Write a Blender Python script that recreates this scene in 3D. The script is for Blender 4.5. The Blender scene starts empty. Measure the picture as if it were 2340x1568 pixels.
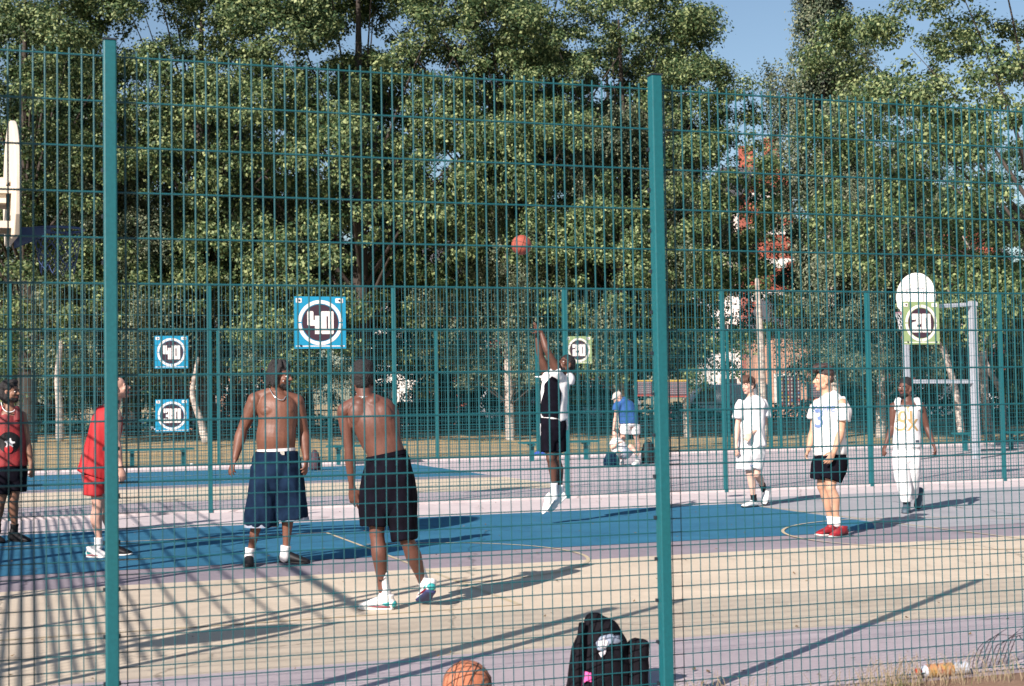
import bpy, bmesh, math, random
import numpy as np
from mathutils import Vector, Matrix, noise
from mathutils.bvhtree import BVHTree

# ------------------------------------------------------------------ camera, sky, sun, exposure
SC = bpy.context.scene
COL = SC.collection
EYE = 1.48
F_PX, CX, CY = 3250.0, 1170.0, 784.0           # 50 mm lens on a 36 mm wide frame, measured on a 2340 px wide view
PITCH, ROLL = math.atan(131 / 3250.0), 0.016
_f = Vector((0, math.cos(PITCH), math.sin(PITCH)))
_r0 = Vector((1, 0, 0)); _u0 = _r0.cross(_f)
_r = math.cos(ROLL) * _r0 - math.sin(ROLL) * _u0
_u = math.sin(ROLL) * _r0 + math.cos(ROLL) * _u0
cam_d = bpy.data.cameras.new('camera'); cam = bpy.data.objects.new('camera', cam_d); COL.objects.link(cam)
cam.matrix_world = Matrix(((_r.x, _u.x, -_f.x, 0), (_r.y, _u.y, -_f.y, 0), (_r.z, _u.z, -_f.z, EYE), (0, 0, 0, 1)))
cam_d.sensor_width = 36; cam_d.lens = 50; cam_d.clip_end = 3000
cam_d.dof.use_dof = True; cam_d.dof.focus_distance = 14.0; cam_d.dof.aperture_fstop = 4.5
SC.camera = cam
SUN_AZ, SUN_EL = math.radians(34.0), math.radians(30.0)      # light travels towards +Y turned 34 deg to the right
w = bpy.data.worlds.new('World'); SC.world = w; w.use_nodes = True
nt = w.node_tree; bg = nt.nodes['Background']
sky = nt.nodes.new('ShaderNodeTexSky'); sky.sky_type = 'NISHITA'; sky.sun_disc = False
sky.sun_elevation = SUN_EL; sky.sun_rotation = SUN_AZ + math.pi; sky.air_density = 1.1; sky.dust_density = 0.8; sky.ozone_density = 2.0
nt.links.new(sky.outputs[0], bg.inputs[0]); bg.inputs[1].default_value = 0.068
sd = bpy.data.lights.new('sun', 'SUN'); sd.energy = 5.0; sd.angle = math.radians(0.45); sd.color = (1.0, 0.89, 0.82)
sun = bpy.data.objects.new('sun', sd); COL.objects.link(sun)
ldir = Vector((math.sin(SUN_AZ) * math.cos(SUN_EL), math.cos(SUN_AZ) * math.cos(SUN_EL), -math.sin(SUN_EL)))
sun.rotation_euler = ldir.to_track_quat('-Z', 'Y').to_euler()
vs = SC.view_settings; vs.view_transform = 'Standard'; vs.look = 'None'; vs.exposure = 0.84; vs.gamma = 1
SC.cycles.max_bounces = 5; SC.cycles.transparent_max_bounces = 12

# ------------------------------------------------------------------ coordinates
def at(x, y, Y):
    """world point at depth Y seen at (x, y) of the 2340 px wide view"""
    d = _r * ((x - CX) / F_PX) - _u * ((y - CY) / F_PX) + _f
    return Vector((0, 0, EYE)) + d * (Y / d.y)
def gnd(x, y, z=0.0):
    d = _r * ((x - CX) / F_PX) - _u * ((y - CY) / F_PX) + _f
    return Vector((0, 0, EYE)) + d * ((z - EYE) / d.z)
AX = Vector((0.946, 0.3242, 0)).normalized(); BX = Vector((-AX.y, AX.x, 0)); OR = Vector((0, 6.72, 0))
def W(a, b, z=0.0): return OR + AX * a + BX * b + Vector((0, 0, z))
def ab(p): q = p - OR; return q.dot(AX), q.dot(BX)
CROT = math.atan2(AX.y, AX.x)

# ------------------------------------------------------------------ materials
MATS = {}
def mat(name, col, rough=0.7, var=0.0, scale=8.0, col2=None, bump=0.0, bscale=None, metal=0.0, sheen=0.0, spec=0.5, coat=0.0, detail=6, stretch=None):
    if name in MATS: return MATS[name]
    m = bpy.data.materials.new(name); m.use_nodes = True; t = m.node_tree; p = t.nodes['Principled BSDF']
    p.inputs['Roughness'].default_value = rough; p.inputs['Metallic'].default_value = metal
    p.inputs['Specular IOR Level'].default_value = spec
    p.inputs['Sheen Weight'].default_value = sheen; p.inputs['Coat Weight'].default_value = coat
    p.inputs['Base Color'].default_value = (*col, 1)
    tc = t.nodes.new('ShaderNodeTexCoord'); vec = tc.outputs['Object']
    if stretch:
        mp = t.nodes.new('ShaderNodeMapping'); mp.inputs['Scale'].default_value = stretch; t.links.new(vec, mp.inputs[0]); vec = mp.outputs[0]
    if var or col2:
        n = t.nodes.new('ShaderNodeTexNoise'); n.inputs['Scale'].default_value = scale; n.inputs['Detail'].default_value = detail; n.inputs['Roughness'].default_value = 0.65
        t.links.new(vec, n.inputs['Vector'])
        r = t.nodes.new('ShaderNodeValToRGB'); t.links.new(n.outputs[0], r.inputs[0])
        r.color_ramp.elements[0].position = 0.32; r.color_ramp.elements[1].position = 0.68
        c2 = col2 if col2 else tuple(min(1, c * (1 + var)) for c in col); c1 = col if col2 else tuple(c * (1 - var) for c in col)
        r.color_ramp.elements[0].color = (*c1, 1); r.color_ramp.elements[1].color = (*c2, 1)
        t.links.new(r.outputs[0], p.inputs['Base Color'])
    if bump:
        n2 = t.nodes.new('ShaderNodeTexNoise'); n2.inputs['Scale'].default_value = bscale or scale * 4; n2.inputs['Detail'].default_value = 4
        t.links.new(vec, n2.inputs['Vector'])
        b = t.nodes.new('ShaderNodeBump'); b.inputs['Strength'].default_value = bump; b.inputs['Distance'].default_value = 0.01
        t.links.new(n2.outputs[0], b.inputs['Height']); t.links.new(b.outputs[0], p.inputs['Normal'])
    MATS[name] = m
    return m

def leaf_mat(name, c1, c2, c3, trans=0.35):
    m = bpy.data.materials.new(name); m.use_nodes = True; t = m.node_tree; t.nodes.remove(t.nodes['Principled BSDF'])
    out = t.nodes['Material Output']
    g = t.nodes.new('ShaderNodeNewGeometry'); r = t.nodes.new('ShaderNodeValToRGB')
    t.links.new(g.outputs['Random Per Island'], r.inputs[0])
    e = r.color_ramp.elements; e[0].color = (*c1, 1); e[1].color = (*c3, 1); e[1].position = 1.0; x = e.new(0.55); x.color = (*c2, 1)
    d = t.nodes.new('ShaderNodeBsdfPrincipled'); d.inputs['Roughness'].default_value = 0.55; d.inputs['Specular IOR Level'].default_value = 0.35
    tr = t.nodes.new('ShaderNodeBsdfTranslucent'); mx = t.nodes.new('ShaderNodeMixShader'); mx.inputs[0].default_value = trans
    t.links.new(r.outputs[0], d.inputs['Base Color']); t.links.new(r.outputs[0], tr.inputs['Color'])
    t.links.new(d.outputs[0], mx.inputs[1]); t.links.new(tr.outputs[0], mx.inputs[2]); t.links.new(mx.outputs[0], out.inputs[0])
    MATS[name] = m
    return m

# ------------------------------------------------------------------ objects
def tag(o, label=None, cat=None, group=None, kind=None):
    if label: o['label'] = label
    if cat: o['category'] = cat
    if group: o['group'] = group
    if kind: o['kind'] = kind
    return o
def empty(name, loc=(0, 0, 0), rz=0.0):
    o = bpy.data.objects.new(name, None); COL.objects.link(o); o.location = loc; o.rotation_euler.z = rz; o.empty_display_size = 0.2
    return o
def wmat(o):
    m = o.matrix_parent_inverse @ (Matrix.Translation(o.location) @ Matrix.Rotation(o.rotation_euler.z, 4, 'Z'))
    return wmat(o.parent) @ m if o.parent else Matrix.Translation(o.location) @ Matrix.Rotation(o.rotation_euler.z, 4, 'Z')
def adopt(o, parent):
    """parent o keeping its mesh data in world coordinates"""
    if parent is not None: o.parent = parent; o.matrix_parent_inverse = wmat(parent).inverted()
    return o
def copy_tree(o, parent=None):
    c = o.copy(); COL.objects.link(c); c.parent = parent
    if parent is not None: c.matrix_parent_inverse = o.matrix_parent_inverse.copy()
    for ch in [x for x in o.children]: copy_tree(ch, c)
    return c

class MB:
    """collects shapes, then links them as ONE mesh object"""
    def __init__(s): s.v = []; s.f = []; s.m = []; s.cur = 0
    def add(s, vs, fs):
        n = len(s.v); s.v += [tuple(v) for v in vs]; s.f += [tuple(i + n for i in f) for f in fs]; s.m += [s.cur] * len(fs)
    def box(s, c, size, rz=0.0, M=None):
        hx, hy, hz = size[0] / 2, size[1] / 2, size[2] / 2
        R = M or Matrix.Rotation(rz, 3, 'Z'); c = Vector(c)
        vs = [c + R @ Vector((x * hx, y * hy, z * hz)) for z in (-1, 1) for y in (-1, 1) for x in (-1, 1)]
        s.add(vs, [(0, 2, 3, 1), (4, 5, 7, 6), (0, 1, 5, 4), (2, 6, 7, 3), (0, 4, 6, 2), (1, 3, 7, 5)])
    def bar(s, p, q, r, n=6, r2=None, cap=True):
        p = Vector(p); q = Vector(q); d = (q - p).normalized(); h = Vector((0, 0, 1)) if abs(d.z) < 0.9 else Vector((1, 0, 0))
        x = d.cross(h).normalized(); y = d.cross(x); r2 = r if r2 is None else r2
        vs = []
        for (c, rr) in ((p, r), (q, r2)):
            for i in range(n):
                t = 2 * math.pi * i / n + math.pi / n; vs.append(c + x * (math.cos(t) * rr) + y * (math.sin(t) * rr))
        fs = [(i, (i + 1) % n, n + (i + 1) % n, n + i) for i in range(n)]
        if cap: fs += [tuple(range(n))[::-1], tuple(range(n, 2 * n))]
        s.add(vs, fs)
    def tube(s, pts, rad, n=14, side=None, flat=(False, False), sub=4):
        """smooth tube through pts; rad entries are r or (r_side, r_other)"""
        P = [Vector(p) for p in pts]; R = [(r, r) if not isinstance(r, (tuple, list)) else tuple(r) for r in rad]
        if len(P) > 2 and sub > 1:
            Q = []; RR = []
            for i in range(len(P) - 1):
                p0 = P[i - 1] if i else P[0] * 2 - P[1]; p3 = P[i + 2] if i + 2 < len(P) else P[-1] * 2 - P[-2]
                r0 = R[i - 1] if i else R[0]; r3 = R[i + 2] if i + 2 < len(P) else R[-1]
                for k in range(sub):
                    t = k / sub; a = 2 * t**3 - 3 * t**2 + 1; b = t**3 - 2 * t**2 + t; c = -2 * t**3 + 3 * t**2; d = t**3 - t**2
                    Q.append(P[i] * a + (P[i + 1] - p0) * (0.5 * b) + P[i + 1] * c + (p3 - P[i]) * (0.5 * d))
                    RR.append(tuple(max(0.001, R[i][j] * a + (R[i + 1][j] - r0[j]) * 0.5 * b + R[i + 1][j] * c + (r3[j] - R[i][j]) * 0.5 * d) for j in (0, 1)))
            Q.append(P[-1]); RR.append(R[-1]); P, R = Q, RR
        T = [(P[min(i + 1, len(P) - 1)] - P[max(i - 1, 0)]).normalized() for i in range(len(P))]
        rings = []
        x = Vector(side) if side is not None else (T[0].cross(Vector((0, 0, 1))) if abs(T[0].z) < 0.9 else T[0].cross(Vector((0, 1, 0))))
        fr = []
        for i in range(len(P)):
            xx = (Vector(side) if side is not None else x); xx = (xx - T[i] * xx.dot(T[i])).normalized(); x = xx; fr.append((xx, T[i].cross(xx)))
        def ring(c, r, f): return [c + f[0] * (math.cos(2 * math.pi * k / n) * r[0]) + f[1] * (math.sin(2 * math.pi * k / n) * r[1]) for k in range(n)]
        if not flat[0]:
            for k in (0.97, 0.75, 0.42):
                q = math.sqrt(1 - k * k); m = min(R[0]); rings.append(ring(P[0] - T[0] * m * k, (R[0][0] * q, R[0][1] * q), fr[0]))
        for i in range(len(P)): rings.append(ring(P[i], R[i], fr[i]))
        if not flat[1]:
            for k in (0.42, 0.75, 0.97):
                q = math.sqrt(1 - k * k); m = min(R[-1]); rings.append(ring(P[-1] + T[-1] * m * k, (R[-1][0] * q, R[-1][1] * q), fr[-1]))
        vs = [v for r_ in rings for v in r_]; fs = []
        for i in range(len(rings) - 1):
            for k in range(n): fs.append((i * n + k, i * n + (k + 1) % n, (i + 1) * n + (k + 1) % n, (i + 1) * n + k))
        fs.append(tuple(range(n))[::-1]); fs.append(tuple(range((len(rings) - 1) * n, len(rings) * n)))
        s.add(vs, fs)
    def ball(s, c, r, M=None, nu=16, nv=10):
        c = Vector(c); r = (r, r, r) if not isinstance(r, (tuple, list)) else r; M = M or Matrix.Identity(3)
        vs = [c + M @ Vector((0, 0, -r[2]))]
        for j in range(1, nv):
            th = math.pi * j / nv - math.pi / 2
            for i in range(nu):
                ph = 2 * math.pi * i / nu; vs.append(c + M @ Vector((r[0] * math.cos(th) * math.cos(ph), r[1] * math.cos(th) * math.sin(ph), r[2] * math.sin(th))))
        vs.append(c + M @ Vector((0, 0, r[2]))); fs = []
        for i in range(nu): fs.append((0, 1 + (i + 1) % nu, 1 + i))
        for j in range(nv - 2):
            for i in range(nu): a = 1 + j * nu; fs.append((a + i, a + (i + 1) % nu, a + nu + (i + 1) % nu, a + nu + i))
        a = 1 + (nv - 2) * nu
        for i in range(nu): fs.append((a + i, a + (i + 1) % nu, len(vs) - 1))
        s.add(vs, fs)
    def prism(s, poly, fn, d0, d1):
        """2-D outline extruded: fn(u, v, d) -> world"""
        n = len(poly); vs = [fn(u, v, d0) for u, v in poly] + [fn(u, v, d1) for u, v in poly]
        fs = [tuple(range(n)), tuple(range(n, 2 * n))[::-1]] + [(i, i + n, (i + 1) % n + n, (i + 1) % n) for i in range(n)]
        s.add(vs, fs)
    def mesh(s, name):
        me = bpy.data.meshes.new(name); me.from_pydata(s.v, [], s.f)
        if any(s.m): me.polygons.foreach_set('material_index', s.m)
        me.update(); return me
    def build(s, name, mats, parent=None, smooth=False, world=True, fix=True):
        me = s.mesh(name)
        if fix:
            bm = bmesh.new(); bm.from_mesh(me); bmesh.ops.recalc_face_normals(bm, faces=bm.faces); bm.to_mesh(me); bm.free()
        for m_ in (mats if isinstance(mats, (list, tuple)) else [mats]): me.materials.append(m_)
        if smooth: me.polygons.foreach_set('use_smooth', [True] * len(me.polygons))
        o = bpy.data.objects.new(name, me); COL.objects.link(o)
        if parent is not None:
            if world: adopt(o, parent)
            else: o.parent = parent
        return o
    def remesh(s, name, mats, voxel, parent=None, smooth=4, wrinkle=None):
        """fuse everything into one continuous closed skin"""
        me = s.mesh(name + '_raw'); bm = bmesh.new(); bm.from_mesh(me); bmesh.ops.recalc_face_normals(bm, faces=bm.faces); bm.to_mesh(me); bm.free()
        o = bpy.data.objects.new(name, me); COL.objects.link(o)
        md = o.modifiers.new('r', 'REMESH'); md.mode = 'VOXEL'; md.voxel_size = voxel; md.adaptivity = 0
        if smooth: ms = o.modifiers.new('s', 'SMOOTH'); ms.factor = 0.5; ms.iterations = smooth
        dg = bpy.context.evaluated_depsgraph_get(); m2 = bpy.data.meshes.new_from_object(o.evaluated_get(dg)); o.modifiers.clear()
        o.data = m2; bpy.data.meshes.remove(me); m2.name = name
        if wrinkle:
            amp, sc, seed = wrinkle
            nv = len(m2.vertices); co = np.empty(nv * 3, np.float32); no = np.empty(nv * 3, np.float32); m2.vertices.foreach_get('co', co); m2.vertex_normals.foreach_get('vector', no)
            co = co.reshape(-1, 3); no = no.reshape(-1, 3); s3 = np.array(sc, np.float32); off = np.array((seed * 7.3, seed * 3.1, 0), np.float32); dd = np.empty(nv, np.float32)
            for i, q in enumerate((co * s3 + off).tolist()):
                dd[i] = (1 - 2 * abs(noise.noise(q))) * 0.7 + noise.noise((q[0] * 2.3, q[1] * 2.3, q[2] * 2.3)) * 0.45
            m2.vertices.foreach_set('co', (co + no * (dd * amp)[:, None]).reshape(-1))
        m2.polygons.foreach_set('use_smooth', [True] * len(m2.polygons))
        m2.materials.clear()
        for m_ in (mats if isinstance(mats, (list, tuple)) else [mats]): m2.materials.append(m_)
        if parent is not None: adopt(o, parent)
        return o

def bvh_of(o):
    me = o.data; return BVHTree.FromPolygons([v.co for v in me.vertices], [p.vertices for p in me.polygons])
def text_mesh(txt, bold=0.0):
    c = bpy.data.curves.new('t', 'FONT'); c.body = txt; c.align_x = 'CENTER'; c.align_y = 'CENTER'; c.offset = bold
    o = bpy.data.objects.new('t', c); COL.objects.link(o); dg = bpy.context.evaluated_depsgraph_get()
    me = bpy.data.meshes.new_from_object(o.evaluated_get(dg)); bpy.data.objects.remove(o); bpy.data.curves.remove(c)
    bm = bmesh.new(); bm.from_mesh(me); bmesh.ops.triangulate(bm, faces=bm.faces); bmesh.ops.subdivide_edges(bm, edges=bm.edges, cuts=2, use_grid_fill=True)
    vs = [(v.co.x, v.co.y) for v in bm.verts]; bm.verts.index_update(); fs = [tuple(v.index for v in f.verts) for f in bm.faces]; bm.free()
    return vs, fs
def decal(name, vs, fs, m, target, centre, right, up, size, parent, lift=0.004):
    """wrap a flat mark onto a garment: cast along the view of the garment's own outward direction"""
    right = Vector(right).normalized(); up = Vector(up).normalized(); nrm = right.cross(up); bv = bvh_of(target); out = []
    for u, v in vs:
        p = Vector(centre) + right * (u * size) + up * (v * size); h = bv.ray_cast(p + nrm * 0.5, -nrm, 1.0)
        out.append((h[0] + nrm * lift) if h[0] is not None else None)
    good = [f for f in fs if all(out[i] is not None for i in f)]
    mb = MB(); mb.add([q if q is not None else Vector(centre) for q in out], good)
    o = mb.build(name, m, parent, fix=False)
    # all faces point outward; drop the thickness question by giving it a thin solid
    md = o.modifiers.new('s', 'SOLIDIFY'); md.thickness = 0.002
    return o

TEAL = mat('teal_paint', (0.006, 0.100, 0.118), rough=0.42, var=0.12, scale=60)
TEALD = mat('teal_wire', (0.005, 0.080, 0.098), rough=0.45, var=0.1, scale=90)
DARK = mat('dark_fitting', (0.012, 0.02, 0.03), rough=0.5)
GALV = mat('galvanised_steel', (0.42, 0.45, 0.50), rough=0.45, metal=0.35, var=0.12, scale=20)
WHITE = mat('white_paint', (0.78, 0.76, 0.72), rough=0.55, var=0.05, scale=15)

# ------------------------------------------------------------------ the setting: ground and court paint
def ground_mat(name, c, c2, s1, grit=0.08, bump=0.25, stain=0.14, line=None):
    m = bpy.data.materials.new(name); m.use_nodes = True; t = m.node_tree; p = t.nodes['Principled BSDF']; p.inputs['Roughness'].default_value = 0.85; p.inputs['Specular IOR Level'].default_value = 0.25
    tc = t.nodes.new('ShaderNodeTexCoord')
    def nz(scale, det, st=None):
        n = t.nodes.new('ShaderNodeTexNoise'); n.inputs['Scale'].default_value = scale; n.inputs['Detail'].default_value = det; n.inputs['Roughness'].default_value = 0.7
        if st:
            mp = t.nodes.new('ShaderNodeMapping'); mp.inputs['Scale'].default_value = st; t.links.new(tc.outputs['Object'], mp.inputs[0]); t.links.new(mp.outputs[0], n.inputs['Vector'])
        else: t.links.new(tc.outputs['Object'], n.inputs['Vector'])
        return n
    def mix(a, b, f, mode='MIX'):
        x = t.nodes.new('ShaderNodeMix'); x.data_type = 'RGBA'; x.blend_type = mode
        if isinstance(f, float): x.inputs[0].default_value = f
        else: t.links.new(f, x.inputs[0])
        for sck, val in ((6, a), (7, b)):
            if isinstance(val, tuple): x.inputs[sck].default_value = (*val, 1)
            else: t.links.new(val, x.inputs[sck])
        return x.outputs[2]
    def ramp(o, lo, hi):
        r = t.nodes.new('ShaderNodeMapRange'); r.inputs[1].default_value = lo; r.inputs[2].default_value = hi; t.links.new(o, r.inputs[0]); return r.outputs[0]
    base = mix(c, c2, ramp(nz(s1, 8).outputs[0], 0.35, 0.65))
    dk = tuple(x * (1 - stain) for x in c)
    base = mix(base, dk, ramp(nz(2.7, 6, (1, 0.35, 1)).outputs[0], 0.52, 0.72))
    v = t.nodes.new('ShaderNodeTexVoronoi'); v.feature = 'DISTANCE_TO_EDGE'; v.inputs['Scale'].default_value = 0.28; wn = nz(1.1, 5)
    wv = t.nodes.new('ShaderNodeMix'); wv.data_type = 'RGBA'; wv.inputs[0].default_value = 0.35; t.links.new(tc.outputs['Object'], wv.inputs[6]); t.links.new(wn.outputs[1], wv.inputs[7]); t.links.new(wv.outputs[2], v.inputs['Vector'])
    base = mix(tuple(x * .62 for x in c), base, ramp(v.outputs['Distance'], 0.0012, 0.0035))
    base = mix(base, tuple(min(1, x * 1.13) for x in c2), ramp(nz(0.9, 9, (0.25, 1.6, 1)).outputs[0], 0.55, 0.70))
    base = mix(base, tuple(x * 0.80 for x in c), ramp(nz(7, 5, (0.5, 1.2, 1)).outputs[0], 0.60, 0.74))
    g = nz(170, 3); base = mix(base, tuple(x * (1 - grit * 4) for x in c), ramp(g.outputs[0], 0.56, 0.74))
    base = mix(base, tuple(min(1, x * (1 + grit * 3)) for x in c), ramp(nz(120, 3).outputs[0], 0.60, 0.75))
    t.links.new(base, p.inputs['Base Color'])
    b = t.nodes.new('ShaderNodeBump'); b.inputs['Strength'].default_value = bump; b.inputs['Distance'].default_value = 0.006
    t.links.new(g.outputs[0], b.inputs['Height']); t.links.new(b.outputs[0], p.inputs['Normal'])
    return m
G_BLUE = ground_mat('blue_court_paint', (0.020, 0.122, 0.215), (0.030, 0.150, 0.250), 1.3, stain=0.12)
G_BEIGE = ground_mat('sand_court_paint', (0.54, 0.46, 0.355), (0.61, 0.525, 0.41), 1.1, stain=0.14)
G_GREY = ground_mat('grey_tarmac', (0.245, 0.215, 0.245), (0.29, 0.255, 0.285), 1.6)
G_LILAC = ground_mat('lilac_tarmac', (0.43, 0.375, 0.40), (0.49, 0.425, 0.445), 1.2, stain=0.1)
G_PALE = ground_mat('pale_concrete', (0.52, 0.455, 0.46), (0.60, 0.53, 0.53), 1.5, stain=0.12)
G_COOL = ground_mat('cool_grey_tarmac', (0.31, 0.315, 0.34), (0.36, 0.355, 0.375), 1.0)
G_GRASS = ground_mat('dry_grass', (0.46, 0.34, 0.20), (0.34, 0.27, 0.14), 0.35, grit=0.10, bump=0.8, stain=0.3)
G_SOIL = ground_mat('dry_soil', (0.20, 0.125, 0.085), (0.30, 0.20, 0.14), 6.0, grit=0.15, bump=1.0, stain=0.3)
G_LINE = mat('yellow_line_paint', (0.55, 0.44, 0.25), rough=0.8, col2=(0.42, 0.38, 0.30), scale=14)
G_ROAD = ground_mat('asphalt', (0.06, 0.06, 0.065), (0.09, 0.09, 0.09), 1.0)

def sheet(name, poly, z, m, thick=None, bottom=None):
    mb = MB(); top = [W(a, b, z) for a, b in poly]; n = len(top)
    if thick:
        bot = [v - Vector((0, 0, thick)) for v in top]
        mb.add(top + bot, [tuple(range(n))] + [(i, i + n, (i + 1) % n + n, (i + 1) % n) for i in range(n)])
    else: mb.add(top, [tuple(range(n))])
    o = mb.build(name, m, None, fix=True); 
    if not thick and o.data.polygons[0].normal.z < 0: o.data.flip_normals()
    return tag(o, kind='structure')
def rect(a0, b0, a1, b1): return [(a0, b0), (a1, b0), (a1, b1), (a0, b1)]
sheet('grass_ground', rect(-900, -60, 900, 1500), -0.030, G_GRASS)
bk = MB(); bb_ = [28.1, 31, 34, 38, 42, 48, 56, 62]; zz = [-.028, .03, .10, .22, .36, .42, .42, -.026]
for i in range(7): bk.add([W(-90, bb_[i], zz[i]), W(110, bb_[i], zz[i]), W(110, bb_[i + 1], zz[i + 1]), W(-90, bb_[i + 1], zz[i + 1])], [(0, 1, 2, 3)])
o = bk.build('grass_bank', G_GRASS, None, fix=False); tag(o, kind='structure')
sheet('soil_ground', rect(-14, -7, 16, 0.06), -0.016, G_SOIL)
sheet('court_ground', rect(-4.6, 0.02, 30, 13.52), 0.0, G_GREY, thick=0.05)
sheet('court_border', rect(-4.6, 0.03, 30, 1.66), 0.004, G_LILAC)
sheet('sand_court_band', rect(-4.6, 1.66, 30, 5.88), 0.004, G_BEIGE)
sheet('blue_court_band', [(-4.6, 7.03), (6.1, 7.03), (6.75, 7.35), (7.12, 8.0), (7.12, 11.32), (-4.6, 11.32)], 0.004, G_BLUE)
sheet('court_apron', rect(7.12, 7.03, 30, 12.2), 0.004, G_COOL)
sheet('pale_path', rect(-4.6, 11.32, 7.12, 13.5), 0.004, G_PALE)
sheet('path_edge', rect(7.12, 12.2, 30, 13.5), 0.004, G_PALE)
sheet('kerb', rect(-40, 13.52, 30, 13.62), 0.045, G_PALE, thick=0.1)
sheet('far_court_ground', rect(-40, 13.62, 34, 27.9), 0.0, G_LILAC, thick=0.05)
sheet('far_sand_band', rect(-40, 16.1, 6.6, 19.8), 0.004, G_BEIGE)
sheet('far_grey_band', rect(-40, 19.8, 6.6, 20.7), 0.004, G_GREY)
sheet('far_blue_band', rect(-40, 20.7, 6.55, 26.4), 0.004, G_BLUE)
sheet('far_kerb', rect(-40, 27.9, 34, 28.1), 0.05, G_PALE, thick=0.1)
sheet('road', rect(-200, 68, 220, 76), -0.020, G_ROAD)
sheet('pavement', rect(-200, 65.5, 220, 68), 0.06, G_ROAD, thick=0.13)

lines = MB()
def gline(a0, b0, a1, b1, w=0.035, z=0.008):
    d = Vector((a1 - a0, b1 - b0)); d.normalize(); n = Vector((-d.y, d.x)) * (w / 2)
    lines.add([W(a0 + n.x, b0 + n.y, z), W(a0 - n.x, b0 - n.y, z), W(a1 - n.x, b1 - n.y, z), W(a1 + n.x, b1 + n.y, z)], [(0, 1, 2, 3)])
def garc(ca, cb, r, t0, t1, w=0.035, z=0.008, n=40):
    vs = []
    for i in range(n + 1):
        t = math.radians(t0 + (t1 - t0) * i / n)
        vs += [W(ca + (r - w / 2) * math.cos(t), cb + (r - w / 2) * math.sin(t), z), W(ca + (r + w / 2) * math.cos(t), cb + (r + w / 2) * math.sin(t), z)]
    lines.add(vs, [(2 * i, 2 * i + 1, 2 * i + 3, 2 * i + 2) for i in range(n)])
gline(-4.4, 9.85, 1.07, 9.75); gline(-4.4, 8.0, -1.0, 7.85); gline(1.07, 9.75, 1.2, 3.4); gline(-4.4, 3.3, 1.2, 3.4)
garc(1.12, 6.5, 1.72, -88, 88); garc(7.2, 6.55, 1.8, 0, 360, n=80, z=0.012); gline(7.13, 11.3, 7.45, 1.8)
gline(-38, 24.4, 4.0, 24.3); gline(2.6, 26.3, 6.0, 22.3); gline(-38, 21.9, 8.0, 21.8)
o = lines.build('court_line_marking', G_LINE, None); tag(o, kind='structure')
for p in o.data.polygons:
    if p.normal.z < 0: p.flip()

# ------------------------------------------------------------------ fences
def mesh_panel(parent, fn, a0, a1, b, H, rh, rv, step=0.05, low=1.2, name='mesh_panel', scale=1.0, n=6, m=TEALD, z0=0.03, twin=True, seed=0, rv_low=None, rh_low=None):
    mb = MB(); rr = random.Random(seed)
    rows = [z0 + k * 0.0667 for k in range(int(round(low / 0.0667)) + 1)]; z = rows[-1]
    while z < 3.0 - 0.11: z += 0.2; rows.append(z)
    rows = [r * scale for r in rows]
    top = rows[-1]
    for z in rows:
        if twin:
            mb.bar(fn(a0, b - rv - rh * .6, z), fn(a1, b - rv - rh * .6, z), rh, n); mb.bar(fn(a0, b + rv + rh * .6, z), fn(a1, b + rv + rh * .6, z), rh, n)
        else: mb.bar(fn(a0, b, z), fn(a1, b, z), rh_low if (rh_low and z < 1.15) else rh, n)
    k = int((a1 - a0) / step); off = ((a1 - a0) - k * step) / 2
    for i in range(k + 1):
        a = a0 + off + i * step; j = rr.uniform(-0.0012, 0.0012)
        if rv_low: mb.bar(fn(a, b, z0 * scale - 0.02), fn(a + j * .6, b, low * scale), rv_low, n); mb.bar(fn(a + j * .6, b, low * scale), fn(a + j, b, top + 0.028), rv, n)
        else: mb.bar(fn(a + j, b, z0 * scale - 0.02), fn(a + j, b, top + 0.028), rv, n)
    return mb.build(name, m, parent, fix=False), top
def post(parent, a, b, H, wd=(0.055, 0.06), z0=-0.05, cap=True, fn=W):
    mb = MB(); c = fn(a, b, (H + z0) / 2); mb.box(c, (wd[0], wd[1], H - z0), CROT)
    o = mb.build('post', TEAL, parent)
    md = o.modifiers.new('b', 'BEVEL'); md.width = 0.006; md.segments = 2
    if cap:
        c = MB(); c.box(fn(a, b, H + 0.004), (wd[0] + 0.004, wd[1] + 0.004, 0.008), CROT); c.build('post_cap', DARK, o)
    return o
# near fence: mesh on the court side of its posts
nf = tag(empty('mesh_fence', W(0.75, 0, 0)), 'teal welded mesh fence nearest the viewer, with a tall post either side of the players', 'fence', 'teal mesh fences round the courts')
NP = [0.75 + 2.58 * k for k in range(-2, 3)]
NS = 3.0 / 3.03
for i, a in enumerate(NP):
    post(nf, a, -0.035, 3.06)
for i in range(len(NP) - 1):
    mesh_panel(nf, W, NP[i] + 0.008, NP[i + 1] - 0.008, 0.008, 3.0, 0.0046, 0.0038, seed=i, scale=0.991, n=8, twin=False, rv_low=0.0024, rh_low=0.0028)
for a in NP[1:4]:
    z = 0.1
    while z < 2.9:
        cl = MB(); cl.box(W(a, -0.0035, z), (0.072, 0.007, 0.016), CROT)
        for s in (-1, 1): cl.box(W(a + s * 0.031, -0.012, z), (0.010, 0.022, 0.016), CROT)
        cl.build('fence_clamp', DARK, nf); z += 0.2
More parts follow.
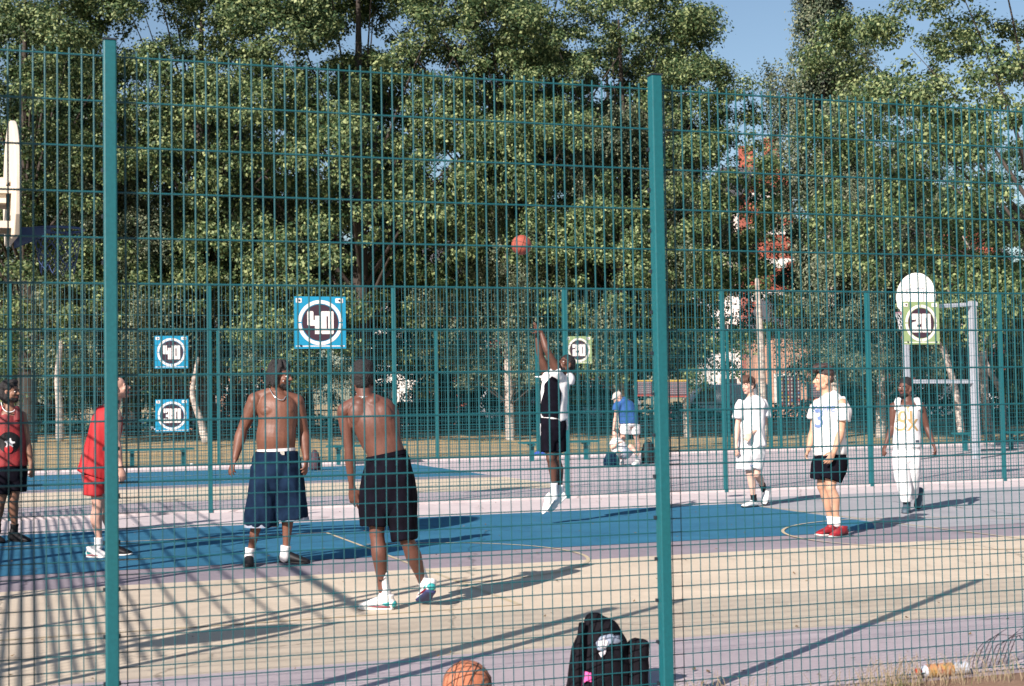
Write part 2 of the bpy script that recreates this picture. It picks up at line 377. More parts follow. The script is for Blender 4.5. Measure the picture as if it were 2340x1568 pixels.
# middle fence
F2 = 13.57
f2 = tag(empty('mesh_fence', W(0, F2, 0)), 'teal mesh fence on the far side of the court, just behind the jumping shooter', 'fence', 'teal mesh fences round the courts')
def a_at(px, b):      # a-coordinate where the view column px meets the line b = const at eye level
    d = _r * ((px - CX) / F_PX) + _f; n = BX; t = (OR + BX * b - Vector((0, 0, EYE))).dot(n) / d.dot(n); p = Vector((0, 0, EYE)) + d * t
    return ab(p)[0]
A2 = [a_at(x, F2) for x in (22, 478, 899, 1289, 1649, 1980, 2283)]
st = (A2[-1] - A2[0]) / 6
A2 = [A2[0] - st * 2, A2[0] - st] + A2 + [A2[-1] + st, A2[-1] + 2 * st]
for a in A2: post(f2, a, F2 - 0.035, 3.15, z0=0.0)
for i in range(len(A2) - 1): mesh_panel(f2, W, A2[i] + .01, A2[i + 1] - .01, F2 + 0.01, 3.1, 0.0042, 0.0032, step=0.0525, scale=1.035, n=4, twin=False, seed=20 + i)
# far fence
F3 = 28.35
f3 = tag(empty('mesh_fence', W(0, F3, 0)), 'furthest teal mesh fence, standing at the edge of the dry grass behind the far court', 'fence', 'teal mesh fences round the courts')
A3 = [a_at(x, F3) for x in (-20, 245, 497, 750, 995, 1224, 1450, 1660)] + [a_at(1757, F3), a_at(1779, F3)] + [a_at(x, F3) for x in (1985, 2194, 2400)]
for a in A3: post(f3, a, F3 - 0.035, 3.29, z0=-0.02)
for i in range(len(A3) - 1): mesh_panel(f3, W, A3[i] + .01, A3[i + 1] - .01, F3 + 0.01, 3.2, 0.0050, 0.0040, step=0.055, scale=1.075, n=3, twin=False, seed=40 + i)
# end fence (to the left, its shadow lies over the court)
EA = -4.42
ef = tag(empty('mesh_fence', W(EA, 6.5, 0)), 'teal mesh fence across the left end of the court behind the basketball hoop', 'fence', 'teal mesh fences round the courts')
def WE(s, c, z): return W(EA - c, s, z)
EP = [0.0, 3.85, 4.9, 8.35, 10.5, 13.3]
for i, s in enumerate(EP):
    post(ef, EA, s + (0.62 if i == 0 else 0), 4.35 if i in (0, 1, 3) else 3.3, wd=(0.07, 0.07))
post(ef, EA, 0.82, 4.1, wd=(0.05, 0.05)); post(ef, EA, 4.02, 3.6, wd=(0.05, 0.05)); post(ef, EA, 2.1, 3.3, wd=(0.05, 0.05))
for i in range(len(EP) - 1): mesh_panel(ef, WE, EP[i] + .03, EP[i + 1] - .03, 0.0, 3.0, 0.0065, 0.0045, scale=1.07, n=5, step=0.1, low=2.0, seed=60 + i)
rl = MB(); rl.box(WE(1.95, 0, 3.27), (0.05, 3.5, 0.05), CROT); rl.build('top_rail', TEAL, ef)
# unseen post added outside the near fence to cast a streak over the court
g = MB(); g.box((-2.26, 5.75, 1.52), (0.08, 0.08, 3.04), CROT); g = g.build('shadow_post', TEAL); tag(g, 'unseen teal post just outside the near fence, added for its shadow streak', 'post')
# unseen round-ended panel added at the near corner for its blob of shadow
sg = MB(); sg.prism([(0.45 * math.cos(t) * (1 if math.cos(t) > 0 else 0.8), 0.27 * math.sin(t)) for t in [2 * math.pi * i / 32 for i in range(32)]], lambda u, v, d: W(EA - 0.35 + u, 0.12 + d, 2.72 + v), 0, 0.02)
sg = sg.build('shadow_panel', WHITE); tag(sg, 'unseen oval white panel added at the near left fence corner for its shadow', 'panel')

# ------------------------------------------------------------------ number signs
S_BLUE = mat('sign_blue', (0.012, 0.25, 0.42), rough=0.35, var=0.06, scale=9)
S_GREEN = mat('sign_green', (0.25, 0.34, 0.16), rough=0.35, var=0.06, scale=9)
S_BROWN = mat('sign_brown', (0.045, 0.022, 0.035), rough=0.4)
S_CREAM = mat('sign_cream', (0.75, 0.70, 0.66), rough=0.4, var=0.04, scale=20)
def rr(x0, y0, x1, y1, c=7):
    return [(x0 + c, y0), (x1 - c, y0), (x1, y0 + c), (x1, y1 - c), (x1 - c, y1), (x0 + c, y1), (x0, y1 - c), (x0, y0 + c)]
DIG = {  # blocky digits in a 112 x 200 box, y down
    '4': [[(8, 0), (47, 0), (55, 8), (55, 78), (67, 78), (67, 40), (112, 40), (112, 200), (67, 200), (67, 128), (10, 128), (0, 118), (0, 8)]],
    '0': [[(8, 0), (104, 0), (112, 8), (112, 192), (104, 200), (56, 200), (56, 155), (63, 155), (63, 45), (49, 45), (49, 155), (56, 155), (56, 200), (8, 200), (0, 192), (0, 8)]],
    '3': [[(8, 0), (104, 0), (112, 8), (112, 88), (102, 100), (112, 112), (112, 192), (104, 200), (8, 200), (0, 192), (0, 140), (48, 140), (48, 158), (62, 158), (62, 118), (30, 118), (30, 82), (62, 82), (62, 42), (48, 42), (48, 60), (0, 60), (0, 8)]],
    '2': [[(8, 0), (104, 0), (112, 8), (112, 104), (104, 112), (62, 118), (62, 142), (112, 142), (112, 200), (0, 200), (0, 100), (8, 90), (50, 84), (50, 42), (44, 42), (44, 66), (0, 66), (0, 8)]],
}
def number_sign(txt, c, size, face, label, bg_m, rz=None):
    """plate of real thickness facing -b; c = centre (world)"""
    rz = CROT if rz is None else rz
    ex = Vector((math.cos(rz), math.sin(rz), 0)); ny = Vector((math.sin(rz), -math.cos(rz), 0)); u = size / 455.0
    t = tag(empty('number_sign', c - Vector((0, 0, size / 2)), rz), label, 'sign', 'square number signs on the fences')
    fn = lambda x, y, d: c + ex * ((x - 405) * u) - Vector((0, 0, (y - 425) * u)) + ny * d
    p = MB(); p.prism([(178, 197), (632, 197), (632, 652), (178, 652)], fn, 0, 0.012); p.build('sign_plate', bg_m, t)
    k = MB()
    for q in range(4):
        th0, th1 = math.radians(q * 90 + 2), math.radians(q * 90 + 88); n = 16
        arc = [(405 + 197 * math.cos(th0 + (th1 - th0) * i / n), 425 + 197 * math.sin(th0 + (th1 - th0) * i / n)) for i in range(n + 1)] + \
              [(405 + 167 * math.cos(th1 - (th1 - th0) * i / n), 425 + 167 * math.sin(th1 - (th1 - th0) * i / n)) for i in range(n + 1)]
        k.prism(arc, fn, 0.0125, 0.0145)
    k.build('sign_ring', S_CREAM, t)
    k = MB(); k.prism([(405 + 160 * math.cos(2 * math.pi * i / 48), 425 + 160 * math.sin(2 * math.pi * i / 48)) for i in range(48)], fn, 0.0125, 0.0145); k.build('sign_disc', S_BROWN, t)
    for ch, x0 in zip(txt, (290, 411)):
        k = MB(); s_ = 1.0 if ch != '4' else 1.0
        k.prism([(x0 + x, 325 + y) for x, y in DIG[ch][0]], fn, 0.0150, 0.0170); k.build('digit', S_CREAM, t)
    k = MB()
    for x0, x1 in ((192, 243), (540, 608)):
        k.prism(rr(x0, 212, x1, 252, 4), fn, 0.0125, 0.017)
    k.prism([(190, 626), (620, 626), (620, 634), (190, 634)], fn, 0.0125, 0.0135)
    k.build('fixing_plate', S_CREAM, t)
    k = MB()
    for x, y in ((221, 231), (575, 231), (232, 626), (588, 626)): k.bar(fn(x, y, 0.0172), fn(x, y, 0.024), 9 * u, 8)
    k.build('bolt', DARK, t)
    return t
def on_plane(x, y, b):
    d = _r * ((x - CX) / F_PX) - _u * ((y - CY) / F_PX) + _f; t = (OR + BX * b - Vector((0, 0, EYE))).dot(BX) / d.dot(BX)
    return Vector((0, 0, EYE)) + d * t
number_sign('40', on_plane(731.5, 737.5, F2 - 0.09), 0.735, 0, 'large blue number 40 sign, highest and biggest of the blue signs', S_BLUE)
number_sign('40', on_plane(391.5, 805, F3 - 0.09), 0.775, 0, 'small blue number 40 sign directly above the blue 30 sign', S_BLUE)
number_sign('30', on_plane(393, 950, F3 - 0.09), 0.775, 0, 'blue sign reading 30 between the red singlet player and the jeans player', S_BLUE)
number_sign('20', on_plane(1322.5, 800, F3 - 0.09), 0.72, 0, 'small green number 20 sign just right of the shooter\'s head', S_GREEN)
number_sign('20', on_plane(2104, 738.5, F2 - 0.09), 0.70, 0, 'large green number 20 sign in front of the far hoop', S_GREEN)

# ------------------------------------------------------------------ hoops
NET = mat('blue_net_cord', (0.03, 0.06, 0.16), rough=0.8); NETW = mat('white_net_cord', (0.7, 0.7, 0.72), rough=0.8)
RIMB = mat('blue_rim_steel', (0.02, 0.05, 0.14), rough=0.4, var=0.1, scale=30)
def fan_outline(wd, ht, n=20):
    pts = [(-wd * 0.36, 0), (wd * 0.36, 0), (wd * 0.47, ht * 0.16)]
    for i in range(n + 1):
        t = math.pi * i / n; pts.append((math.cos(t) * wd * 0.5, ht * 0.36 + math.sin(t) * ht * 0.64))
    pts.append((-wd * 0.47, ht * 0.16)); return pts
def hoop_unit(root, bc, face, wd, ht, ring_z, rim_m, net_m, board_m, stroke=False, ring_r=0.225, reach=0.36, board_t=0.05):
    """bc: bottom centre of board (world), face: horizontal unit vector the board faces"""
    side = Vector((-face.y, face.x, 0)); up = Vector((0, 0, 1))
    fn = lambda u, v, d: bc + side * u + up * v + face * d
    b = MB(); b.prism(fan_outline(wd, ht), fn, -board_t, 0.0); bo = b.build('backboard', board_m, root)
    md = bo.modifiers.new('b', 'BEVEL'); md.width = 0.012; md.segments = 3
    if stroke:
        k = MB()
        for (x0, y0, x1, y1) in ((-.24, .18, -.21, .52), (.21, .18, .24, .52), (-.24, .49, .24, .52)): k.prism([(x0, y0), (x1, y0), (x1, y1), (x0, y1)], fn, 0.002, 0.004)
        k.build('aiming_square', mat('faded_line', (0.3, 0.3, 0.32), rough=0.6), bo)
    rc = bc + face * reach; rc.z = ring_z
    r = MB(); pts = [rc + Vector((math.cos(t) * ring_r, math.sin(t) * ring_r, 0)) for t in [2 * math.pi * i / 32 for i in range(33)]]
    for i in range(32): r.bar(pts[i], pts[i + 1], 0.011, 8)
    pl = [(rc + side * s_ * 0.19 - face * 0.1, bc + side * s_ * 0.10 + up * (ring_z - bc.z)) for s_ in (-1, 1)]
    for s_ in (-1, 1):
        p0 = rc + side * (s_ * 0.2) - face * 0.08; p1 = bc + side * (s_ * 0.09) + up * (ring_z - bc.z); q0 = p0 - up * 0.04; q1 = p1 - up * 0.17
        r.add([p0, p1, q1, q0, p0 + side * .008, p1 + side * .008, q1 + side * .008, q0 + side * .008], [(0, 1, 2, 3), (7, 6, 5, 4), (0, 4, 5, 1), (3, 2, 6, 7), (1, 5, 6, 2), (0, 3, 7, 4)])
    r.build('rim', rim_m, root)
    nn = MB(); N = 12; lv = 6
    for i in range(N):
        for s_ in (-1, 1):
            prev = None
            for k in range(lv + 1):
                t = 2 * math.pi * (i + s_ * k * 0.5) / N; rad = ring_r * (1 - 0.085 * k + 0.004 * k * k); q = rc + Vector((math.cos(t) * rad, math.sin(t) * rad, -0.012 - 0.062 * k + 0.022 * math.sin(i * 2.1 + k * 1.7)))
                if prev is not None: nn.bar(prev, q, 0.0034, 4)
                prev = q
    nn.build('net', net_m, root)
BOARD = mat('cream_backboard', (0.62, 0.55, 0.45), rough=0.5, var=0.05, scale=12)
ha, hb = -2.50, 6.62
hp = at(34, 552, 12.45); ha, hb = ab(hp)
h1 = tag(empty('basketball_hoop', W(EA, hb, 0), CROT), 'cream backboard seen edge on at the upper left with a dark blue rim and net', 'basketball hoop', 'basketball hoops')
bz = hp.z
FH = Matrix.Rotation(math.radians(5.5), 3, 'Z') @ AX
hoop_unit(h1, W(ha, hb, bz), FH, 1.2, 1.06, 3.06, RIMB, NET, BOARD)
s = MB()
for dz in (0.12, 0.42):
    for sd_ in (-0.22, 0.22): s.box(W((ha - 0.05 + EA) / 2, hb + sd_, bz + dz), (abs(EA - ha), 0.06, 0.06), CROT)
s.build('support_arm', BOARD, h1)
s = MB(); s.box(W(ha - 0.18, hb, bz + 0.12), (0.10, 0.5, 0.32), CROT); s.box(W(ha - 0.16, hb, bz + 0.42), (0.18, 0.42, 0.22), CROT); s.build('mounting_box', BOARD, h1)
s = MB(); s.box(W(EA + 0.09, hb, 1.95), (0.12, 0.12, 3.9), CROT); s.build('support_post', GALV, h1)

# far hoop over a galvanised goal frame
Y4 = 31.5
h2 = tag(empty('basketball_hoop', gnd(2232, 1048)), 'white fan shaped backboard on a galvanised goal frame at the far right', 'basketball hoop', 'basketball hoops')
def rod(mb, p, q, r): mb.bar(p, q, r, 12)
gz = MB()
p0 = at(2232, 1050, Y4 + .6); p0.z = 0; pt = at(2232, 688, Y4 + .6); p1 = Vector((p0.x, p0.y, pt.z))
gz.box((p0 + p1) / 2, (0.13, 0.13, p1.z), 0.4)
gz.build('support_post', GALV, h2)
gz = MB(); q0 = at(2077, 1040, Y4 + .2); q1 = Vector((q0.x, q0.y, at(2077, 700, Y4 + .2).z)); q0 = Vector((q0.x, q0.y, 0)); gz.box((q0 + q1) / 2, (0.11, 0.11, q1.z), 0.4); gz.build('support_post', GALV, h2)
for ya, yb in ((695, 703), (872, 872)):
    gz = MB(); a_ = at(2232, ya, Y4 + .6); b_ = at(2082, yb, Y4 + .2); gz.bar(a_, b_, 0.06, 4); gz.build('cross_beam', GALV, h2)
fc = Vector((-0.80, -0.60, 0)).normalized()
bb = at(2092, 712, Y4); hoop_unit(h2, bb, fc, 1.05, 0.86, at(2050, 716, Y4).z, mat('orange_rim', (0.30, 0.16, 0.20), rough=0.5), NETW, WHITE, stroke=True, reach=0.34)

# ------------------------------------------------------------------ benches, boards, bags on the far side
def bench(x0, x1, y, Y, label):
    pa = at(x0, y, Y); pb = at(x1, y, Y + (x1 - x0) / F_PX * Y * 0.34)
    d = (pb - pa); L = d.length; rz = math.atan2(d.y, d.x); c = (pa + pb) / 2; z = 0.45
    t = tag(empty('park_bench', (c.x, c.y, 0), rz), label, 'bench', 'backless benches by the far court')
    k = MB()
    for j in (-0.15, 0, 0.15): k.box((c.x - math.sin(rz) * j, c.y + math.cos(rz) * j, z), (L, 0.13, 0.045), rz)
    k.build('seat', TEAL, t)
    for s_ in (-0.36, 0.36):
        k = MB(); px, py = c.x + math.cos(rz) * L * s_, c.y + math.sin(rz) * L * s_
        k.box((px, py, 0.21), (0.09, 0.09, 0.42), rz); k.box((px, py, 0.40), (0.08, 0.40, 0.045), rz); k.build('leg', TEAL, t)
    return t
bench(278, 441, 1030, 33.6, 'dark backless bench at the far court edge, left of the jeans player')
bench(748, 925, 1016, 34.0, 'dark backless bench on the far side, partly hidden by the stooping bare-backed player')
bench(1190, 1362, 1004, 34.4, 'dark backless bench behind the shooter\'s shorts')
bench(2185, 2330, 1000, 36.5, 'dark backless bench on the grass at the right edge of the picture')

def board(x0, x1, y0, y1, Y, kind, label, legs=True):
    c = at((x0 + x1) / 2, (y0 + y1) / 2, Y); wd = (x1 - x0) / F_PX * Y / 0.95; ht = (y1 - y0) / F_PX * Y
    t = tag(empty('notice_board', (c.x, c.y, 0), CROT), label, 'notice board', 'patterned boards beyond the far court')
    fn = lambda u, v, d: c + AX * u + Vector((0, 0, v)) - BX * d
    k = MB(); k.prism([(-wd / 2, -ht / 2), (wd / 2, -ht / 2), (wd / 2, ht / 2), (-wd / 2, ht / 2)], fn, 0, 0.03); k.build('board_panel', mat('board_maroon', (0.10, 0.030, 0.040), rough=0.6), t)
    if kind == 'dots':
        cols = [mat('dot_cream', (0.6, 0.5, 0.45)), mat('dot_yellow', (0.55, 0.38, 0.08)), mat('dot_red', (0.4, 0.08, 0.06)), mat('dot_blue', (0.12, 0.2, 0.4))]
        k = MB(); R_ = random.Random(5)
        for i in range(6):
            for j in range(8):
                k.cur = 0 if R_.random() < 0.5 else R_.randrange(4); u = (-0.5 + (i + 0.5) / 6) * wd; v = (-0.5 + (j + 0.5) / 8) * ht
                k.prism([(u - .022, v - .028), (u + .022, v - .028), (u + .022, v + .028), (u - .022, v + .028)], fn, 0.031, 0.036)
        k.build('printed_grid', cols, t)
    else:
        for nm, v0, v1, mm in (('yellow_band', .40, .5, mat('dot_yellow', (0.5, 0.4, 0.1))), ('red_band', -.5, -.40, mat('dot_red', (0.4, 0.08, 0.06)))):
            k = MB(); k.prism([(-wd / 2, v0 * ht), (wd / 2, v0 * ht), (wd / 2, v1 * ht), (-wd / 2, v1 * ht)], fn, 0.031, 0.036); k.build(nm, mm, t)
        k = MB()
        for j in range(6):
            v = (-0.32 + j * 0.12) * ht; k.prism([(-wd * .42, v), (wd * .42, v), (wd * .42, v + .04), (-wd * .42, v + .04)], fn, 0.031, 0.034)
        k.build('printed_rows', mat('print_grey', (0.26, 0.20, 0.22)), t)
    for s_ in (-1, 1):
        k = MB(); q = c + AX * (s_ * wd * 0.5); k.bar((q.x, q.y, -0.03), (q.x, q.y, c.z + ht / 2), 0.035, 8); k.build('leg', TEALD, t)
    return t
board(1780, 1829, 862, 927, 40, 'dots', 'dark board with a grid of coloured dots behind the players in white')
board(1845, 1882, 872, 915, 41, 'rows', 'dark board with yellow and red bands, immediately right of the dotted board')
board(1454, 1490, 868, 906, 40, 'rows', 'dark board with yellow top and red bottom band, left of the thick right-hand post')
board(1520, 1572, 868, 908, 41, 'rows', 'wide dark board with coloured bands, right of the thick right-hand post')

# ------------------------------------------------------------------ trees
BARK = mat('bark', (0.045, 0.036, 0.03), rough=0.9, var=0.35, scale=6, bump=0.8, bscale=14, stretch=(1, 1, 0.25))
BIRCHB = mat('birch_bark', (0.62, 0.55, 0.48), rough=0.8, col2=(0.14, 0.10, 0.09), scale=5, bump=0.4, stretch=(1, 1, 2.2))
L_LIME = leaf_mat('lime_leaf', (0.018, 0.050, 0.024), (0.070, 0.122, 0.044), (0.38, 0.44, 0.20))
L_DARK = leaf_mat('dark_leaf', (0.012, 0.038, 0.020), (0.034, 0.078, 0.036), (0.16, 0.23, 0.11), 0.25)
L_BIRCH = leaf_mat('birch_leaf', (0.026, 0.052, 0.032), (0.075, 0.110, 0.060), (0.32, 0.34, 0.22))
L_RUST = leaf_mat('rust_leaf', (0.14, 0.06, 0.03), (0.26, 0.11, 0.06), (0.42, 0.22, 0.13))
def leaf_mesh(name, centres, size, rs, m, flat=0.35, face=None, wild=0.75):
    """one small folded leaf cluster quad per centre"""
    n = len(centres); N = rs.normal(size=(n, 3)); N[:, 2] = np.abs(N[:, 2]) * (1 if face is None else .6) + flat
    if face is not None: N = N * wild + face * 1.25
    N /= np.linalg.norm(N, axis=1)[:, None]
    T = rs.normal(size=(n, 3)); T -= N * (T * N).sum(1)[:, None]; T /= np.linalg.norm(T, axis=1)[:, None]; B = np.cross(N, T)
    s = size * rs.uniform(0.55, 1.25, size=(n, 1))
    v = np.empty((n, 4, 3)); v[:, 0] = centres - T * s; v[:, 1] = centres + B * s * 0.62 + N * s * 0.15; v[:, 2] = centres + T * s; v[:, 3] = centres - B * s * 0.62 + N * s * 0.15
    me = bpy.data.meshes.new(name); me.vertices.add(n * 4); me.vertices.foreach_set('co', v.reshape(-1).astype(np.float32))
    me.loops.add(n * 4); me.loops.foreach_set('vertex_index', np.arange(n * 4, dtype=np.int32)); me.polygons.add(n)
    me.polygons.foreach_set('loop_start', np.arange(0, n * 4, 4, dtype=np.int32)); me.polygons.foreach_set('loop_total', np.full(n, 4, dtype=np.int32))
    me.update(calc_edges=True); me.materials.append(m); return me
def lime_proto(seed, H, Rr, base, nleaf, m, leaf=0.085, clumps=150, droop=0.25, tall=1.0):
    rs = np.random.RandomState(seed); rd = random.Random(seed)
    tr = MB(); tips = []
    tr.tube([(0, 0, -0.1), (0.05, 0, H * .25), (0.1 * rd.uniform(-1, 1), 0.1, H * .55), (0, 0, H * .88)], [0.34, 0.25, 0.16, 0.04], n=10)
    cz = base + (H - base) * 0.5; hz = (H - base) * 0.5; boughs = []
    nb = clumps
    while len(boughs) < nb:
        d = rs.normal(size=3); d /= np.linalg.norm(d); q = rs.uniform(0.55, 1.0) ** 0.5
        bulge = 1 + 0.20 * math.sin(3 * math.atan2(d[1], d[0]) + seed) * math.cos(2.3 * d[2] + seed)
        c = np.array([d[0] * Rr * q * bulge, d[1] * Rr * q * bulge, cz + d[2] * hz * q * 0.95])
        if all(np.linalg.norm((c - o_[0]) * np.array([1, 1, 1.3])) > 1.5 for o_ in boughs) or rs.rand() < 0.05: boughs.append((c, rs.uniform(1.1, 1.9) * min(1, Rr / 4.2)))
    for c, r in boughs[:44]:
        z0 = base * .7 + (c[2] - base) * 0.45 + 0.4; z0 = max(min(1.2, base), min(z0, H * .8)); mid = Vector((c[0] * .5, c[1] * .5, (z0 + c[2]) / 2 + 0.35))
        tr.tube([(0, 0, z0), mid, tuple(c)], [0.08 * (1 - z0 / H) + 0.02, 0.03, 0.008], n=6, sub=3)
    cs = []
    for c, r in boughs:
        out = np.array([c[0], c[1], 0]) / (np.linalg.norm(c[:2]) + 1e-6)
        for j in range(26):
            d = rs.normal(size=3); d /= np.linalg.norm(d); d = d + out * 0.45 + np.array([0, 0, 0.35]); d /= np.linalg.norm(d)
            p = c + d * r * rs.uniform(0.75, 1.1) * np.array([1.25, 1.25, 0.75]); p[2] -= droop * r * (1 - d[2]) * 0.5
            cs.append((p, rs.uniform(0.22, 0.50)))
    wts = np.array([x[1] ** 2 for x in cs]); wts /= wts.sum(); pts = []; fc = []
    for (c, r), w_ in zip(cs, wts):
        k = int(nleaf * w_); d = rs.normal(size=(k, 3)); d /= np.linalg.norm(d, axis=1)[:, None]; q = rs.uniform(0, 1, size=(k, 1)) ** 0.5
        p = d * q * r * np.array([1.3, 1.3, 0.8]) * (1 + 0.35 * rs.normal(size=(k, 1)) * 0.6); pts.append(c + p); o_ = np.array([c[0], c[1], (c[2] - cz) * .5]); o_ = o_ / (np.linalg.norm(o_) + 1e-6); fc.append(d * .75 + o_ * .35)
    pts = np.concatenate(pts)
    return leaf_mesh('crown', pts, leaf, rs, m, face=np.concatenate(fc)), tr
def birch_proto(seed, H, Rr, base, nleaf, m, leaf=0.06, strands=420, low=2.6):
    rs = np.random.RandomState(seed); rd = random.Random(seed); tr = MB()
    tr.tube([(0, 0, -0.1), (0.12, 0.0, H * .3), (-0.1, 0.1, H * .6), (0.05, 0, H * .96)], [0.20, 0.15, 0.09, 0.02], n=9)
    pts = []; fc = []; per = nleaf // strands; bough = []
    tr.cur = 1
    for i in range(max(12, strands // 13)):
        zt = base + (H - base) * (1 - rs.uniform(0, 1) ** 1.25 * 0.97); fr = (zt - base) / (H - base); a = rs.uniform(0, 2 * math.pi)
        rad = Rr * (0.35 + 0.9 * math.sin(min(1, max(0.08, 1 - fr)) * 2.3)) * rs.uniform(0.35, 1.25)
        bough.append((a, rad, zt, fr, rs.uniform(0.6, 1.5))); z0 = max(base * .6, zt - rad * 0.8)
        tr.tube([(0, 0, z0), (math.cos(a) * rad * .6, math.sin(a) * rad * .6, (z0 + zt) / 2 + .35), (math.cos(a) * rad, math.sin(a) * rad, zt - .15)], [0.035, 0.02, 0.006], n=5, sub=3)
    tr.cur = 0
    for i in range(strands):
        a, rad, zt, fr, ln = bough[rs.randint(len(bough))]; q = rs.uniform(0.35, 1.08); a2 = a + rs.normal() * .16; x, y = math.cos(a2) * rad * q + rs.normal() * .12, math.sin(a2) * rad * q + rs.normal() * .12
        zs = zt - (1 - q) * .4 + rs.normal() * .15; Ls = rs.uniform(0.5, 2.6) * ln * (1.2 if fr < 0.6 else 0.8); zl = max(low + rs.uniform(0, 1.6), zs - Ls); t = rs.uniform(0, 1, size=per) ** 0.85
        sp = 0.07 + 0.05 * rs.rand()
        px = x + 0.25 * np.sin(t * 3 + a) * t + rs.normal(size=per) * (sp + 0.04 * t); py = y + 0.25 * np.cos(t * 3 + a) * t + rs.normal(size=per) * (sp + 0.04 * t)
        pts.append(np.stack([px, py, zs - (zs - zl) * t + rs.normal(size=per) * 0.07], 1)); o_ = np.array([px - x, py - y, np.full(per, .02)]).T; o_ /= np.linalg.norm(o_, axis=1)[:, None]; fc.append(o_ * .6 + np.array([math.cos(a), math.sin(a), .1]) * .6)
    return leaf_mesh('crown', np.concatenate(pts), leaf, rs, m, flat=0.0, face=np.concatenate(fc), wild=.6), tr
PRO = {}
def proto(key, fn, bark):
    cm, tr = fn; tm = tr.mesh('trunk'); tm.materials.append(bark); tm.materials.append(BARK); tm.polygons.foreach_set('use_smooth', [True] * len(tm.polygons)); PRO[key] = (cm, tm)
proto('limeA', lime_proto(3, 17, 5.0, 1.5, 175000, L_LIME, leaf=0.058, clumps=37), BARK)
proto('limeB', lime_proto(8, 18, 5.2, 2.0, 175000, L_LIME, leaf=0.058, clumps=35), BARK)
proto('darkA', lime_proto(15, 14, 4.2, 1.6, 100000, L_DARK, leaf=0.060, clumps=26, droop=0.35), BARK)
proto('shrub', lime_proto(21, 4.4, 2.3, 0.1, 34000, L_DARK, leaf=0.055, clumps=16), BARK)
proto('birchA', birch_proto(5, 15, 2.0, 3.0, 100000, L_BIRCH, leaf=0.046, strands=620), BIRCHB)
proto('birchB', birch_proto(9, 10.5, 2.9, 2.2, 100000, L_BIRCH, leaf=0.046, strands=620, low=1.9), BIRCHB)
def tree(name, key, px, Y, s, rz, label, cat, group=None, sz=None, dz=0, crown=None):
    p = gnd(px, 1000, 0.0); q = at(px, 900, Y); dz = float(np.interp(ab(q)[1], bb_, zz)); t = empty(name, (q.x, q.y, dz - .02), rz); tag(t, label, cat, group)
    sz = sz or s; cm, tm = PRO[key]
    for nm, me in (('crown', cm), ('trunk', tm)):
        o = bpy.data.objects.new(nm, me); COL.objects.link(o); o.parent = t; o.scale = (s, s, sz)
        if nm == 'crown' and crown: o.material_slots[0].link = 'OBJECT'; o.material_slots[0].material = crown
    return t
GT = 'trees standing in the dry grass behind the far court'
T = [
 ('lime_tree', 'limeA', 60, 46, 1.0, 0.3, 'tall lime tree at the upper left corner behind the edge-on backboard', 'tree'),
 ('lime_tree', 'limeB', 470, 47, 1.0, 1.4, 'tall lime tree right of the left fence post, above the two small blue signs', 'tree'),
 ('lime_tree', 'limeA', 830, 46, 1.08, 2.5, 'tall lime tree directly above the large blue 40 sign', 'tree'),
 ('lime_tree', 'limeB', 1190, 49, 1.08, 0.2, 'tall lime tree above the ball in flight', 'tree'),
 ('lime_tree', 'limeA', 1430, 47, 0.93, 4.0, 'tall lime tree behind the top of the right fence post', 'tree'),
 ('birch_tree', 'birchA', 1905, 46, 1.05, 1.0, 'tall narrow birch standing against the open sky, right of the right fence post', 'tree'),
 ('lime_tree', 'limeB', 2395, 36, 0.92, 2.2, 'bright lime tree filling the upper right corner', 'tree'),
 ('birch_tree', 'birchB', 640, 46, 0.78, 0.5, 'weeping birch hanging low behind the large blue 40 sign', 'tree'),
 ('birch_tree', 'birchB', 1165, 46, 0.85, 2.0, 'weeping birch hanging low between the bare-backed player and the shooter', 'tree'),
 ('birch_tree', 'birchB', 1420, 46, 1.06, 3.3, 'olive weeping birch right of the flying ball, left of the right post', 'tree'),
 ('birch_tree', 'birchA', 1570, 47, 0.72, 4.1, 'slender birch just right of the right post with grey-green foliage', 'tree'),
 ('birch_tree', 'birchB', 2010, 46, 0.85, 5.1, 'weeping birch behind the player in the white tank top', 'tree'),
 ('birch_tree', 'birchB', 250, 45, 0.9, 1.1, 'dim weeping birch behind the red singlet player', 'tree'),
 ('broadleaf_tree', 'darkA', 300, 52, 1.05, 0.9, 'dark green tree deep behind the small 40 sign', 'tree'),
 ('broadleaf_tree', 'darkA', 700, 57, 1.0, 2.9, 'dark green tree deep behind the large 40 sign', 'tree'),
 ('broadleaf_tree', 'darkA', 1080, 60, 0.85, 4.4, 'dark green tree deep behind the flying ball', 'tree'),
 ('broadleaf_tree', 'darkA', 1400, 55, 1.12, 5.6, 'dark green tree deep behind the shooter', 'tree'),
 ('broadleaf_tree', 'darkA', -40, 50, 1.1, 3.7, 'dark green tree cut by the left edge of the picture', 'tree'),
 ('broadleaf_tree', 'darkA', 2200, 52, 0.80, 1.7, 'mid green tree behind the far hoop', 'tree'),
 ('broadleaf_tree', 'darkA', 2010, 60, 0.88, 0.1, 'mid green tree behind the dark haired player in white', 'tree'),
 ('shrub', 'shrub', 1010, 58, 1.0, 0.2, 'leafy shrub between the bare-backed player and the shooter', 'shrub'),
 ('shrub', 'shrub', 1300, 57, 1.0, 1.2, 'leafy shrub directly behind the shooter', 'shrub'),
 ('shrub', 'shrub', 120, 58, 0.9, 2.2, 'dark shrub behind the player at the left edge', 'shrub'),
 ('shrub', 'shrub', 2330, 56, 1.15, 3.1, 'bright shrub at the right edge behind the far hoop', 'shrub'),
 ('shrub', 'shrub', 1985, 60, 0.9, 4.1, 'shrub left of the far hoop', 'shrub'),
]
for r_ in T: tree(*r_, group=GT)
tree('copper_shrub', 'shrub', 540, 58, 0.95, 0.7, 'rust coloured shrub left of the jeans player\'s head', 'shrub', crown=L_RUST)
